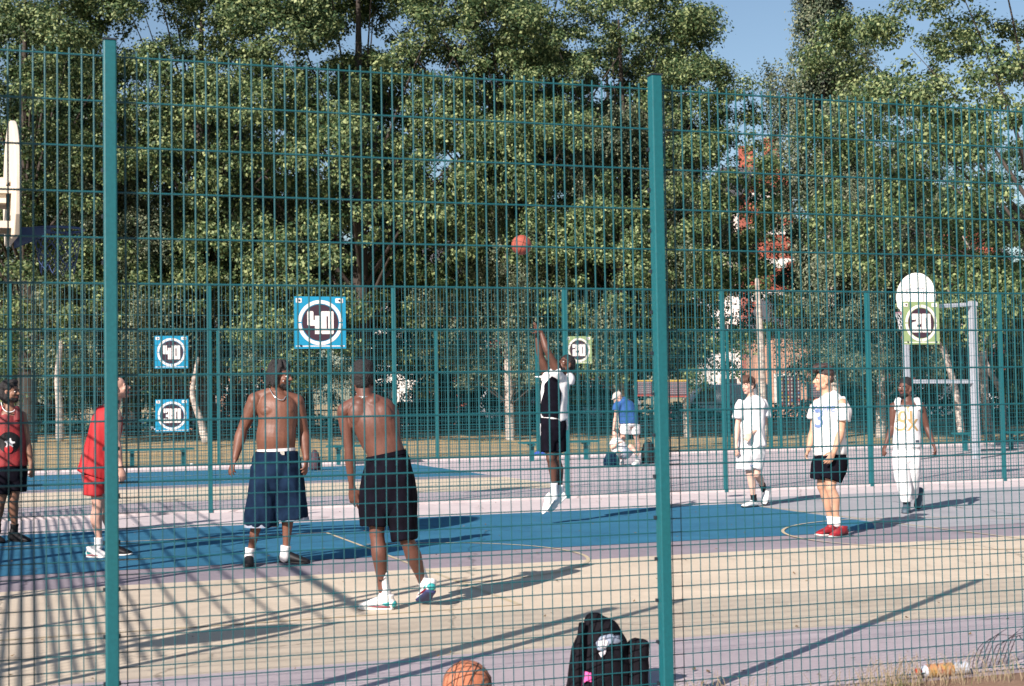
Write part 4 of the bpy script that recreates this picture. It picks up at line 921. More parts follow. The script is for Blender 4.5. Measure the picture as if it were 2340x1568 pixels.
wr, d = f.arm((372, 360, .04), (398, 470, .22), (365, 560, .42), 1.08); f.hand(wr, d, (-1, 0, 0), th=1)
f.leg((305, 700, 0), (296, 1055, -.01), (330, 1370, .01), back=(.3, -.95, 0)); f.leg((430, 700, 0), (470, 1090, -.02), (560, 1330, .16), back=(.3, -.9, 0))
f.head((222, 175, .06), 174, -6, neck=(236, 285, .02), k=.97, nk=.060)
f.body()
def hb_(el, tb):
    el((0, -.016, .060), (.086, .100, .082)); el((0, -.035, .03), (.084, .085, .07)); el((0, -.02, .105), (.080, .088, .052)); el((0, -.060, -.02), (.058, .045, .05)); el((.05, -.03, .02), (.036, .06, .05)); el((-.05, -.03, .02), (.036, .06, .05))
f.hair(hb_, HAIRK, .006, (.006, (70, 70, 70), 5))
k = MB(); k.tube([f.p(178, 250, .02), f.p(205, 268, -.035), f.p(235, 268, -.04), f.p(258, 258, 0)], [.004] * 4, n=6); k.build('necklace', SILVER, f.root, smooth=True)
S2 = (1, 0, -.08)
sh = f.cloth('black_shorts', CL_BLACK, [
 ([(350, 598, -.01), (356, 640, 0), (362, 730, 0), (365, 850, 0)], [(.140, .112), (.158, .130), (.178, .15), (.15, .13)], S2, (True, False)),
 ([(310, 720, 0), (298, 800, 0), (288, 900, 0), (288, 1000, 0)], [(.115, .135), (.120, .130), (.114, .120), (.105, .11)], SX),
 ([(425, 720, 0), (436, 820, 0), (440, 930, 0), (455, 1080, -.01)], [(.100, .135), (.102, .130), (.102, .120), (.088, .10)], SX)], wr=(.014, (11, 11, 4), 4), vox=.008)
k = MB(); k.tube([f.p(348, 588, -.01), f.p(353, 612, -.01)], [(.1445, .117), (.148, .120)], n=32, side=S2, flat=(True, True)); k.build('waistband', CL_BLACK, sh)
f.sock((325, 1270, .01), (345, 1400, .02), .044, swoosh=SHOEB); f.sock((525, 1215, .10), (570, 1340, .17), .043, swoosh=SHOEB)
h_ = f.p(392, 1490, 0); h_.z = .0; t_ = f.p(262, 1492, .02); t_.z = .0
f.shoe(h_, t_, SHOEW, SOLEW, k=1.12, patch=AQUA, lace=MAROON)
h_ = f.p(605, 1400, .02); h_.z += .02; t_ = f.p(545, 1462, .24); t_.z = .005
f.shoe(h_, t_, SHOEW, mat('dark_blue_sole', (.03, .04, .13)), up=(.25, 0, 1), k=1.1, patch=AQUA, lace=MAROON)

# ---- the jumping shooter
f = Fig('person', 'jumping shooter in black and white shirt and black shorts, both arms raised', 2050, 1250, 1.8886, 17.0, SK_S, (340, 1500), .0075)
f.torso([(300, 860, 0, .130, .11), (302, 790, 0, .135, .105), (308, 700, 0, .138, .105), (318, 610, 0, .150, .11), (330, 540, 0, .150, .105), (350, 490, .02, .110, .09), (372, 465, .03, .06, .06)], side=(.9, .4, 0))
wr1, d1 = f.arm((345, 455, -.08), (262, 290, -.16), (216, 150, -.10), 1.05); wr2, d2 = f.arm((258, 455, .12), (212, 330, .06), (183, 175, .04), 1.05)
f.hand(wr1, V(-.75, 0, .25), (-.1, .2, -1), th=1, curl=(4, 12, 10), spread=.22, k=1.05); f.hand(wr2, V(.02, .1, 1), (-.9, 0, -.2), th=1, curl=(18, 24, 14), spread=.25, k=1.05)
f.leg((280, 900, 0), (288, 1105, -.08), (322, 1330, .0), back=(.6, .6, 0)); f.leg((335, 900, .04), (332, 1110, .0), (362, 1340, .10), back=(.6, .6, 0))
f.head((402, 395, .02), -48, 26, neck=(372, 480, .03), k=.98)
f.body()
def ha_(el, tb): el((0, -.022, .055), (.083, .098, .082)); el((0, -.055, .01), (.078, .065, .07))
f.hair(ha_, HAIRK, .007, (.005, (60, 60, 60), 6)); f.hair(beard, HAIRK, .007, (.002, (90, 90, 90), 4), 'beard')
SS = (.9, .4, 0)
sh = f.cloth('shirt', CL_WHITE, [
 ([(372, 468, .03), (348, 495, .02), (325, 560, 0), (315, 650, 0), (312, 740, 0), (322, 815, .02)], [(.075, .07), (.150, .11), (.172, .128), (.165, .125), (.163, .125), (.172, .13)], SS),
 ([(335, 490, -.06), (330, 470, -.10), (318, 440, -.14)], [(.085, .08), (.08, .08), (.075, .07)], None),
 ([(268, 500, .10), (255, 480, .12), (240, 468, .13)], [(.08, .08), (.078, .075), (.07, .06)], None),
 ([(400, 470, .05), (425, 500, .05), (432, 545, .05)], [(.07, .06), (.08, .07), (.06, .05)], None),
 ([(400, 790, .03), (405, 830, .03), (412, 880, .03)], [(.04, .04), (.035, .035), (.015, .015)], None, (True, False))], wr=(.010, (8, 8, 5), 7))
k = MB(); k.add([f.p(165, 484, .12), f.p(250, 478, .10), f.p(262, 500, .08), f.p(245, 496, .02), f.p(178, 489, .10), f.p(250, 474, .16)], [(0, 1, 2), (0, 2, 3), (0, 3, 4), (0, 5, 1), (4, 3, 5), (0, 4, 5), (1, 5, 3, 2)]); k.build('sleeve_tip', CL_WHITE, sh)
bv = bvh_of(sh)
def panel_poly(f, sh, poly, n, m_, name, lift=.006):
    """dark panel sewn on the garment: outline in figure coordinates, wrapped on the cloth"""
    xs = [p[0] for p in poly]; ys = [p[1] for p in poly]; bvl = bvh_of(sh); vs = {}; fs = []; mb = MB(); K = n
    def inside(x, y):
        c = False; j = len(poly) - 1
        for i in range(len(poly)):
            if (poly[i][1] > y) != (poly[j][1] > y) and x < (poly[j][0] - poly[i][0]) * (y - poly[i][1]) / (poly[j][1] - poly[i][1]) + poly[i][0]: c = not c
            j = i
        return c
    # rows clipped to the outline so edges follow it
    rows = []
    for j in range(K + 1):
        y = min(ys) + .5 + (max(ys) - min(ys) - 1) * j / K; hits = []
        for i in range(len(poly)):
            a, b = poly[i], poly[(i + 1) % len(poly)]
            if (a[1] > y) != (b[1] > y): hits.append(a[0] + (b[0] - a[0]) * (y - a[1]) / (b[1] - a[1]))
        hits.sort(); rows.append((y, hits[0], hits[-1]))
    P_ = []
    for y, x0, x1 in rows:
        for i in range(13):
            x = x0 + (x1 - x0) * i / 12; q = f.p(x, y, 0); o_ = Vector((0, 0, EYE)); dr = (q - o_).normalized(); h = bvl.ray_cast(q - dr * 1.2, dr, 1.35)
            P_.append((h[0] + h[1] * lift) if h[0] is not None else None)
    ok = [(a * 13 + b, a * 13 + b + 1, a * 13 + b + 14, a * 13 + b + 13) for a in range(K) for b in range(12)]
    ok = [q for q in ok if all(P_[i] is not None for i in q) and max((P_[q[0]] - P_[q[i]]).length for i in (1, 2, 3)) < .2]
    mb.add([p if p is not None else Vector((0, 0, 0)) for p in P_], ok); o = mb.build(name, m_, sh, smooth=True, fix=False); md = o.modifiers.new('s', 'SOLIDIFY'); md.thickness = .003; return o
panel_poly(f, sh, [(262, 520), (300, 480), (340, 500), (350, 560), (368, 610), (360, 690), (345, 800), (212, 785), (220, 680), (240, 600), (242, 545)], 26, CL_BLACK, 'front_panel')
f.cloth('black_shorts', CL_BLACK, [
 ([(306, 800, 0), (305, 860, 0), (303, 930, 0)], [(.155, .125), (.170, .14), (.16, .135)], SS, (True, False)),
 ([(275, 880, -.02), (268, 960, -.03), (266, 1052, -.04)], [(.11, .12), (.105, .12), (.100, .12)], SX), ([(332, 880, .03), (334, 960, .03), (337, 1052, .03)], [(.115, .12), (.110, .12), (.105, .12)], SX)], wr=(.009, (9, 9, 4), 8))
k = MB(); k.tube([f.p(222, 815, -.05), f.p(212, 850, -.08), f.p(210, 890, -.08), f.p(213, 930, -.08)], [.008] * 4, n=6); k.build('side_stripe', CL_WHITE, f.root, smooth=True)
f.sock((312, 1288, -.02), (318, 1400, .0), .045); f.sock((358, 1300, .08), (362, 1395, .10), .046)
a_ = f.p(330, 1400, 0); b_ = f.p(250, 1512, -.05); f.shoe(a_, b_, SHOEW, SOLEW, up=(-.7, -.1, .7), k=1.05)
a_ = f.p(415, 1390, .10); b_ = f.p(285, 1518, .06); f.shoe(a_, b_, SHOEW, SOLEW, up=(-.7, -.1, .7), k=1.1)

# ---- boy in white tee and white shorts
f = Fig('person', 'boy with brown fringe in plain white tee and white shorts, one heel raised', 2850, 1450, 2.09, 19.1, SK_W, (340, 1205), .008)
f.torso([(330, 720, 0, .135, .10), (330, 640, 0, .125, .095), (328, 540, 0, .125, .095), (330, 440, 0, .145, .10), (332, 370, .0, .155, .098), (332, 325, 0, .12, .085), (322, 295, 0, .06, .055)], side=(.95, -.3, 0))
wr, d = f.arm((238, 345, -.05), (208, 520, -.05), (196, 695, -.12), .85); f.hand(wr, d + V(.05, -.1, 0), (.8, .5, 0), th=-1, k=.95)
wr, d = f.arm((425, 345, .05), (438, 505, .02), (325, 598, -.17), .86); f.hand(wr, d + V(-.2, 0, -.35), (0, .9, -.4), th=-1, k=.95, curl=(10, 16, 10), spread=.15)
f.leg((295, 740, 0), (312, 940, -.03), (345, 1140, .0), .9, back=(.6, .7, 0)); f.leg((370, 740, .03), (370, 935, -.02), (424, 1040, .28), .9, back=(.6, .7, 0))
f.head((300, 195, 0), -52, -4, neck=(325, 305, 0), k=.96, lip=LIPP, brow=HAIRB, nk=.052)
f.body()
def hw(el, tb):
    el((0, -.025, .060), (.083, .094, .076)); el((0, -.055, .0), (.074, .055, .06))
    for i in range(13): x = -.07 + .14 * i / 12; tb([(x * .7, .02, .135), (x * .95, .085, .100), (x * 1.02, .103 - abs(x) * .4, .060 + .012 * math.sin(i * 2.3))], [.017, .015, .009])
    for s_ in (-1, 1): tb([(s_ * .06, .02, .11), (s_ * .084, .035, .06), (s_ * .086, .03, .02)], [.02, .015, .009])
f.hair(hw, HAIRB, .006, (.004, (60, 60, 30), 9))
ST = (.95, -.3, 0)
f.cloth('white_tee', CL_WHITE, [
 ([(322, 285, 0), (332, 318, 0), (330, 380, 0), (328, 480, 0), (328, 600, 0), (332, 700, 0)], [(.065, .06), (.150, .10), (.178, .125), (.172, .125), (.175, .13), (.185, .135)], ST),
 ([(248, 325, -.03), (225, 380, -.05), (216, 465, -.06)], [(.055, .055), (.066, .066), (.072, .072)], None), ([(410, 325, .03), (432, 380, .05), (434, 455, .03)], [(.055, .055), (.068, .068), (.078, .078)], None)], wr=(.019, (8, 8, 4.5), 11))
sh = f.cloth('white_shorts', CL_WHITE, [
 ([(330, 690, 0), (330, 760, 0)], [(.165, .13), (.178, .14)], ST, (True, False)),
 ([(288, 720, -.02), (272, 800, -.03), (265, 893, -.03)], [(.10, .12), (.105, .12), (.112, .12)], SX), ([(372, 720, .03), (362, 800, .02), (345, 890, .0)], [(.115, .12), (.12, .12), (.115, .12)], SX)], wr=(.010, (9, 9, 5), 12))
tick(f, sh, f.p(335, 853, -.1), PRBLUE, .085)
k = MB(); k.tube([f.p(418, 705, -.03), f.p(408, 760, -.05), f.p(392, 830, -.04)], [.006] * 3, n=6); k.build('side_stripe', PRBLUE, sh)
f.sock((342, 1105, 0), (346, 1150, 0), .043, SHOEB); f.sock((416, 1020, .24), (430, 1062, .30), .043, SHOEB)
a_ = f.p(378, 1205, .05); a_.z = 0.0; b_ = f.p(248, 1212, -.12); b_.z = 0.0; f.shoe(a_, b_, SHOEW, SHOEB, k=1.0)
a_ = f.p(462, 1075, .40); b_ = f.p(428, 1200, .14); f.shoe(a_, b_, SHOEW, SHOEB, up=(-.2, -1, .3), k=1.05)

# ---- dark-haired player, white tee number 3, black shorts, red shoes
f = Fig('person', 'dark haired young man in white lettered tee, black shorts and red shoes', 2850, 1450, 2.09, 15.0, SK_K, (1000, 1440), .007)
f.torso([(975, 800, 0, .125, .115), (975, 720, 0, .120, .11), (972, 600, 0, .120, .108), (970, 480, 0, .135, .115), (970, 400, 0, .140, .115), (972, 345, .0, .125, .105), (965, 300, 0, .085, .08), (952, 270, 0, .058, .055)], side=(.75, -.66, 0))
wr, d = f.arm((1082, 345, -.10), (1075, 580, -.13), (1012, 755, -.24), 1.0); f.hand(wr, d + V(-.18, -.05, 0), (-.3, .9, 0), th=-1, curl=(20, 30, 20), k=1.0)
wr, d = f.arm((880, 345, .12), (838, 580, .12), (800, 735, .02), .95); f.hand(wr, d + V(-.15, 0, 0), (.6, -.2, 0), th=1, curl=(34, 42, 30), k=.95)
f.leg((950, 800, .03), (915, 1035, .05), (990, 1310, .10), 1.0, back=(.9, .3, 0)); f.leg((1010, 800, -.05), (985, 1050, -.10), (1040, 1310, -.08), 1.0, back=(.9, .3, 0))
f.head((930, 150, 0), -84, 2, neck=(958, 285, 0), k=1.0, lip=LIPP, brow=HAIRD, nk=.056)
f.body()
def hk(el, tb):
    el((0, -.022, .072), (.080, .092, .070)); el((0, -.060, .02), (.072, .042, .055))
    R_ = random.Random(8)
    for i in range(26): x = R_.uniform(-.065, .065); y0 = R_.uniform(-.08, .03); tb([(x, y0, .125), (x * 1.05, y0 + .05, .155 + R_.uniform(-.01, .015)), (x * 1.1, y0 + .10, .135), (x, min(.112, y0 + .125), .10 + R_.uniform(-.02, .01))], [.017, .018, .014, .008])
f.hair(hk, HAIRD, .006, (.004, (60, 60, 30), 13))
SKd = (.75, -.66, 0)
tee = f.cloth('white_tee', CL_WHITE, [
 ([(955, 262, 0), (968, 290, 0), (972, 350, 0), (972, 450, 0), (972, 580, 0), (982, 700, .0), (985, 770, 0)], [(.066, .062), (.115, .10), (.165, .140), (.168, .148), (.162, .148), (.170, .160), (.172, .165)], SKd),
 ([(1060, 310, -.05), (1088, 390, -.10), (1085, 490, -.12)], [(.06, .06), (.076, .076), (.084, .088)], None), ([(890, 325, .10), (868, 390, .12), (852, 470, .12)], [(.055, .055), (.07, .07), (.076, .08)], None)], wr=(.019, (8, 8, 4.5), 14))
for nm, txt, c_, sz in (('chest_lettering', 'EQUIPE', (893, 392, -.15), .085), ('chest_number', '3', (872, 478, -.14), .27)):
    vs_, fs_ = text_mesh(txt, .02 if sz < .2 else .012)
    # the lettering sits on the chest, which faces left and towards the viewer
    decal(nm, vs_, fs_, PRBLUE, tee, f.p(*c_), (.62, -.78, 0) if False else (.80, -.60, 0), (0, 0, 1), sz, tee, .005)
sh = f.cloth('black_shorts', CL_BLACK, [
 ([(982, 755, 0), (982, 840, 0)], [(.172, .15), (.175, .155)], SKd, (True, False)),
 ([(935, 800, .05), (915, 880, .05), (905, 975, .05)], [(.10, .13), (.105, .13), (.105, .125)], SKd), ([(1030, 790, -.06), (1015, 880, -.08), (985, 975, -.08)], [(.13, .14), (.125, .14), (.115, .13)], SKd)], wr=(.009, (9, 9, 5), 15))
f.sock((985, 1285, .1), (992, 1345, .1), .042); f.sock((1040, 1290, -.08), (1042, 1345, -.08), .043)
a_ = f.p(1035, 1460, .12); a_.z = 0; b_ = f.p(872, 1462, .03); b_.z = 0; f.shoe(a_, b_, REDSH, SOLEW, k=1.1, lace=SHOEB)
a_ = f.p(1118, 1470, -.02); a_.z = 0; b_ = f.p(990, 1478, -.22); b_.z = 0; f.shoe(a_, b_, REDSH, SOLEW, k=1.15, lace=SHOEB)

# ---- far player, white tank top and trousers
f = Fig('person', 'man in white sleeveless top with gold print and long white trousers, walking', 3450, 1050, 1.4938, 17.8, SK_F, (290, 1490), .008)
f.torso([(262, 1110, 0, .125, .10), (262, 1060, 0, .125, .10), (262, 990, 0, .130, .10), (264, 920, 0, .148, .105), (266, 870, 0, .155, .10), (266, 845, 0, .12, .085), (266, 825, 0, .06, .055)])
wr, d = f.arm((187, 862, 0), (176, 985, .02), (138, 1090, -.06), .95); f.hand(wr, d + V(-.05, -.1, 0), (.8, .3, 0), th=-1, curl=(24, 34, 24))
wr, d = f.arm((345, 862, .02), (385, 985, .05), (425, 1090, -.03), .95); f.hand(wr, d + V(-.05, -.1, 0), (-.8, .3, 0), th=1, curl=(28, 36, 24))
f.leg((235, 1120, 0), (243, 1270, -.05), (262, 1420, .0)); f.leg((290, 1120, 0), (298, 1270, .02), (318, 1390, .22))
f.head((256, 752, 0), -46, 2, neck=(266, 830, 0), k=.99)
f.body()
def hf(el, tb): el((0, -.020, .058), (.082, .095, .078)); el((0, -.045, .03), (.082, .075, .07)); el((0, -.03, .10), (.070, .075, .045))
f.hair(hf, HAIRK, .007, (.005, (60, 60, 60), 17)); f.hair(beard, HAIRK, .007, (.002, (90, 90, 90), 4), 'beard')
tk = f.cloth('white_tank_top', CL_WHITE, [
 ([(266, 855, 0), (265, 900, 0), (264, 980, 0), (265, 1050, 0), (266, 1105, 0)], [(.135, .10), (.160, .125), (.163, .125), (.170, .13), (.176, .135)], SX),
 ([(215, 812, 0), (205, 850, 0), (205, 880, -.0)], [(.032, .06), (.035, .09), (.05, .10)], SX), ([(320, 812, 0), (328, 850, 0), (328, 880, 0)], [(.032, .06), (.035, .09), (.05, .10)], SX)], wr=(.010, (8, 8, 5), 18))
for nm, txt, c_, sz in (('chest_lettering', 'Y', (268, 875, -.1), .12), ('chest_number', '01', (262, 925, -.1), .20), ('chest_number', 'OX', (258, 975, -.1), .20)):
    vs_, fs_ = text_mesh(txt, .02); decal(nm, vs_, fs_, GOLD, tk, f.p(*c_), SX, (0, 0, 1), sz, tk)
q = f.p(322, 1067, 0); vs_ = [(-.5, -.3), (.5, -.3), (.5, .3), (-.5, .3)]; decal('hem_label', vs_, [(0, 1, 2, 3)], SHOEG, tk, q + V(-.02, 0, 0), SX, (0, 0, 1), .05, tk)
f.cloth('white_trousers', CL_WHITE, [
 ([(264, 1095, 0), (264, 1160, 0)], [(.165, .125), (.160, .125)], SX, (True, False)),
 ([(228, 1130, 0), (234, 1240, -.02), (252, 1345, -.03), (262, 1422, 0)], [(.100, .11), (.098, .11), (.085, .09), (.070, .075)], SX), ([(298, 1130, 0), (298, 1240, .0), (300, 1330, .08), (300, 1400, .18)], [(.098, .11), (.090, .105), (.075, .085), (.060, .065)], SX)], wr=(.010, (10, 10, 3), 19))
k = MB(); k.tube([f.p(338, 1090, -.03), f.p(332, 1130, -.04), f.p(324, 1170, -.03)], [.008] * 3, n=6); k.build('side_stripe', SHOEB, f.root)
a_ = f.p(268, 1440, .12); a_.z = .02; b_ = f.p(255, 1505, -.16); b_.z = .0; f.shoe(a_, b_, SHOEG, SHOEG, k=1.15)
a_ = f.p(340, 1375, .42); b_ = f.p(330, 1475, .20); b_.z = .02; f.shoe(a_, b_, SHOEG, SHOEB, up=(-.2, -1, .4), k=1.1)

# ---- player in the red singlet behind the left post
f = Fig('person', 'man in red singlet and red shorts, partly hidden by the left fence post', 0, 1350, 1.65, 14.1, SK_R, (680, 1440), .007)
f.torso([(655, 930, 0, .120, .12), (660, 860, 0, .12, .115), (672, 760, 0, .12, .115), (690, 660, 0, .125, .125), (705, 560, 0, .125, .130), (722, 500, 0, .11, .11), (738, 460, 0, .08, .08), (750, 430, 0, .058, .058)], side=(.85, .5, 0))
wr, d = f.arm((762, 510, -.14), (768, 690, -.16), (795, 855, -.22), 1.0); f.hand(wr, d + V(.06, 0, 0), (-.7, .7, 0), th=-1, curl=(14, 24, 18), k=1.05)
wr, d = f.arm((690, 510, .16), (700, 690, .18), (735, 830, .14), .95); f.hand(wr, d, (-.7, -.7, 0), th=1)
f.leg((655, 950, -.02), (645, 1120, -.04), (652, 1340, -.02), back=(-.9, -.2, 0)); f.leg((690, 950, .10), (715, 1120, .12), (742, 1330, .10), back=(-.9, -.2, 0))
f.head((778, 335, 0), 98, 12, neck=(752, 445, 0), k=1.0, lip=LIPP, brow=HAIRD)
f.body()
def hr(el, tb): el((0, -.026, .050), (.079, .094, .078)); el((0, -.055, .0), (.072, .056, .060))
f.hair(hr, mat('cropped_hair', (.10, .055, .04), rough=.8, var=.3, scale=50), .007, (.002, (80, 80, 80), 20))
SR = (.85, .5, 0)
f.cloth('red_singlet', CL_RED, [([(735, 462, 0), (718, 505, 0), (702, 570, 0), (685, 660, 0), (662, 760, 0), (640, 860, 0), (625, 905, 0)], [(.085, .08), (.128, .12), (.148, .145), (.150, .145), (.158, .15), (.17, .165), (.178, .17)], SR)], wr=(.016, (10, 10, 2.2), 21))
f.cloth('red_shorts', CL_RED, [([(645, 890, 0), (648, 960, .02)], [(.150, .145), (.145, .14)], SR, (True, False)), ([(640, 930, -.03), (632, 980, -.03), (628, 1040, -.03)], [(.115, .13), (.115, .13), (.115, .13)], SR), ([(690, 930, .08), (700, 980, .10), (706, 1035, .10)], [(.11, .12), (.11, .12), (.11, .12)], SR)], wr=(.008, (9, 9, 5), 22))
f.sock((652, 1320, -.02), (650, 1380, -.02), .043); f.sock((742, 1320, .1), (744, 1370, .1), .043)
a_ = f.p(580, 1445, -.02); a_.z = 0; b_ = f.p(700, 1450, -.12); b_.z = 0; f.shoe(a_, b_, SHOEW, SOLEW, k=1.12, patch=AQUA, lace=mat('pink_panel', (.5, .15, .16)))
a_ = f.p(720, 1415, .15); a_.z = 0; b_ = f.p(835, 1400, .1); b_.z = .0; f.shoe(a_, b_, SHOEB, SOLEW, k=1.1)

# ---- player cut by the left edge
f = Fig('person', 'long haired man in red and black printed vest at the left edge of the picture', 0, 1350, 1.65, 15.8, SK_L, (60, 1350), .008)
f.torso([(70, 870, 0, .125, .11), (70, 790, 0, .125, .11), (68, 690, 0, .135, .11), (64, 600, 0, .152, .115), (62, 530, 0, .155, .11), (62, 490, 0, .115, .09), (60, 460, 0, .06, .06)], side=(.95, .3, 0))
wr, d = f.arm((142, 520, .02), (182, 700, .05), (205, 835, .0), .98); f.hand(wr, d, (-.8, .3, 0), th=1, curl=(22, 30, 20)); wr, d = f.arm((-20, 520, -.05), (-60, 690, -.02), (-50, 840, -.1), .98); f.hand(wr, d, (.8, .3, 0), th=-1)
f.leg((35, 880, -.02), (5, 1080, -.05), (-20, 1260, .02), 1.0, back=(-.7, .5, 0)); f.leg((105, 880, .03), (92, 1065, .0), (98, 1260, .08), 1.0, back=(-.7, .5, 0))
f.head((70, 360, 0), 74, 0, neck=(60, 475, 0), k=1.0)
f.body()
def hl(el, tb):
    el((0, -.025, .055), (.090, .100, .085)); el((0, -.055, -.02), (.088, .07, .10)); el((.055, -.02, -.05), (.035, .05, .08)); el((-.055, -.02, -.05), (.035, .05, .08)); el((0, .03, .11), (.06, .05, .03))
f.hair(hl, HAIRK, .008, (.007, (45, 45, 20), 23)); f.hair(beard, HAIRK, .007, (.002, (90, 90, 90), 4), 'beard')
SL = (.95, .3, 0)
vt = f.cloth('red_vest', mat('vest_red', (.33, .016, .018), rough=.7, col2=(.10, .01, .014), scale=5), [([(62, 500, 0), (62, 550, 0), (66, 640, 0), (68, 740, 0), (72, 850, 0)], [(.125, .095), (.165, .13), (.165, .135), (.170, .14), (.178, .145)], SL), ([(18, 455, 0), (5, 500, 0), (8, 545, 0)], [(.035, .07), (.045, .10), (.06, .11)], SL), ([(102, 465, 0), (120, 500, 0), (118, 545, 0)], [(.035, .07), (.045, .10), (.06, .11)], SL)], wr=(.010, (8, 8, 4), 24))
for nm, m_, c_, sz, n_ in (('round_badge', SHOEB, (78, 690, 0), .115, 24), ('badge_centre', CL_WHITE, (84, 695, 0), .055, 5), ('badge_base', CL_RED, (78, 735, 0), .045, 12)):
    vs_ = []; fs_ = []; nr = 4
    for i in range(nr + 1):
        for j in range(24): rad_ = i / nr * (1 if n_ != 5 or j % 5 < 2 else .6); vs_.append((rad_ * math.cos(2 * math.pi * j / 24), rad_ * math.sin(2 * math.pi * j / 24)))
    for i in range(nr):
        for j in range(24): fs_.append((i * 24 + j, i * 24 + (j + 1) % 24, (i + 1) * 24 + (j + 1) % 24, (i + 1) * 24 + j))
    decal(nm, vs_, fs_, m_, vt, f.p(*c_), (.95, .1, 0), (0, 0, 1), sz, vt, .005 if n_ == 24 else .009)
k = MB(); k.tube([f.p(8, 430, -.06), f.p(20, 470, -.10), f.p(52, 492, -.12), f.p(90, 487, -.10), f.p(98, 470, -.05)], [.006] * 5, n=6); k.build('neck_trim', CL_WHITE, vt, smooth=True)
f.cloth('black_shorts', CL_BLACK, [([(72, 835, 0), (72, 910, 0)], [(.165, .13), (.165, .135)], SL, (True, False)), ([(30, 880, -.02), (18, 950, -.03), (8, 1030, -.03)], [(.11, .12), (.105, .12), (.105, .12)], SL), ([(108, 880, .03), (110, 950, .03), (108, 1015, .02)], [(.115, .12), (.11, .12), (.105, .12)], SL)], wr=(.008, (9, 9, 5), 25))
f.sock((96, 1230, .08), (92, 1280, .08), .045, SHOEB); f.sock((-20, 1230, .0), (-20, 1280, 0), .045, SHOEB)
a_ = f.p(60, 1335, .12); a_.z = 0; b_ = f.p(195, 1360, -.05); b_.z = 0; f.shoe(a_, b_, SHOEB, SHOEB, k=1.12); a_ = f.p(-60, 1340, .05); a_.z = 0; b_ = f.p(20, 1370, -.15); b_.z = 0; f.shoe(a_, b_, SHOEB, SHOEB, k=1.12)

# ---- far off: man stooping, and a person sitting on the ground
f = Fig('person', 'man in blue polo, white shorts and pale cap bending over on the far court', 2350, 1450, 3.483, 32.0, SK_R, (600, 1290), .012)
f.torso([(575, 880, .0, .15, .13), (575, 800, .0, .15, .13), (560, 700, -.02, .15, .13), (530, 610, -.05, .165, .13), (490, 560, -.08, .14, .11), (460, 530, -.1, .07, .07)], side=(.9, .4, 0))
wr, d = f.arm((415, 600, -.15), (392, 760, -.18), (365, 910, -.2), 1.0); f.hand(wr, d, (.8, .3, 0), th=-1); wr, d = f.arm((540, 600, .15), (510, 780, .1), (440, 930, -.05), 1.0); f.hand(wr, d, (-.8, .3, 0))
f.leg((515, 880, 0), (490, 1090, -.05), (475, 1270, .0), back=(.5, -.6, 0)); f.leg((650, 880, .05), (690, 1090, .05), (705, 1270, .05), back=(.5, -.6, 0))
f.head((425, 490, -.12), -75, -35, neck=(470, 545, -.1), k=1.05, lip=LIPP); f.body(2)
f.hair(lambda el, tb: (el((0, -.01, .055), (.088, .105, .075)), el((0, .10, .05), (.06, .05, .012))), mat('pale_cap', (.55, .50, .45), rough=.8), .012, (.001, (9, 9, 9), 1), 'cap')
f.cloth('blue_polo', CL_BLUE, [([(575, 850, 0), (572, 780, 0), (555, 690, -.02), (530, 620, -.05), (495, 560, -.08)], [(.22, .18), (.225, .18), (.215, .17), (.20, .16), (.14, .12)], (.9, .4, 0), (True, False)), ([(440, 570, -.13), (410, 620, -.15), (400, 670, -.16)], [(.08, .08), (.09, .09), (.085, .085)])], wr=(.012, (6, 6, 6), 26), vox=.014)
f.cloth('white_shorts', CL_WHITE, [([(578, 820, 0), (580, 890, 0)], [(.205, .17), (.20, .16)], (.9, .4, 0)), ([(535, 870, -.02), (525, 1000, -.02)], [(.125, .14), (.125, .14)]), ([(660, 870, .03), (665, 1000, .03)], [(.115, .13), (.11, .13)])], wr=(.010, (6, 6, 6), 27), vox=.014)
for x in (475, 705): a_ = f.p(x + 15, 1295, .1); a_.z = .0; b_ = f.p(x - 10, 1300, -.15); b_.z = 0; f.shoe(a_, b_, SHOEW, SOLEW)
f = Fig('person', 'pale person in white sitting on the ground below the blue polo man', 2350, 1450, 3.483, 31.6, SK_W, (450, 1290), .012)
f.torso([(480, 1270, 0, .15, .13), (455, 1220, 0, .15, .13), (425, 1160, 0, .15, .12), (400, 1100, 0, .14, .10), (395, 1070, 0, .06, .06)], side=(.9, .4, 0))
wr, d = f.arm((360, 1110, -.1), (340, 1190, -.12), (420, 1130, -.25), .95); f.hand(wr, d, (0, 0, -1)); wr, d = f.arm((440, 1110, .12), (480, 1180, .05), (440, 1230, -.15), .95); f.hand(wr, d, (0, 0, -1))
f.leg((480, 1265, -.05), (600, 1170, -.15), (700, 1285, -.2)); f.leg((490, 1265, .12), (620, 1180, .1), (690, 1290, .1)); f.head((398, 1010, 0), -60, -20, neck=(395, 1080, 0), lip=LIPP, brow=HAIRB); f.body(2)
f.hair(hr, HAIRB, .012, (.002, (80, 80, 80), 20)); f.cloth('white_tee', CL_WHITE, [([(480, 1285, 0), (455, 1220, 0), (425, 1160, 0), (402, 1095, 0)], [(.19, .17), (.185, .16), (.175, .15), (.13, .1)], (.9, .4, 0), (True, False)), ([(375, 1105, -.08), (350, 1160, -.11)], [.08, .085])], wr=(.010, (6, 6, 6), 28), vox=.014)
f.cloth('pale_shorts', CL_CUFF, [([(480, 1270, 0), (540, 1240, -.08), (585, 1195, -.13)], [.14, .12, .10]), ([(490, 1275, .1), (560, 1245, .1), (600, 1200, .1)], [.14, .12, .10])], wr=(.006, (6, 6, 6), 29), vox=.014)
for a0, b0 in (((715, 1290, -.2), (680, 1298, -.3)), ((705, 1292, .1), (665, 1298, 0))): a_ = f.p(*a0); a_.z = 0; b_ = f.p(*b0); b_.z = 0; f.shoe(a_, b_, SHOEW, SOLEW)

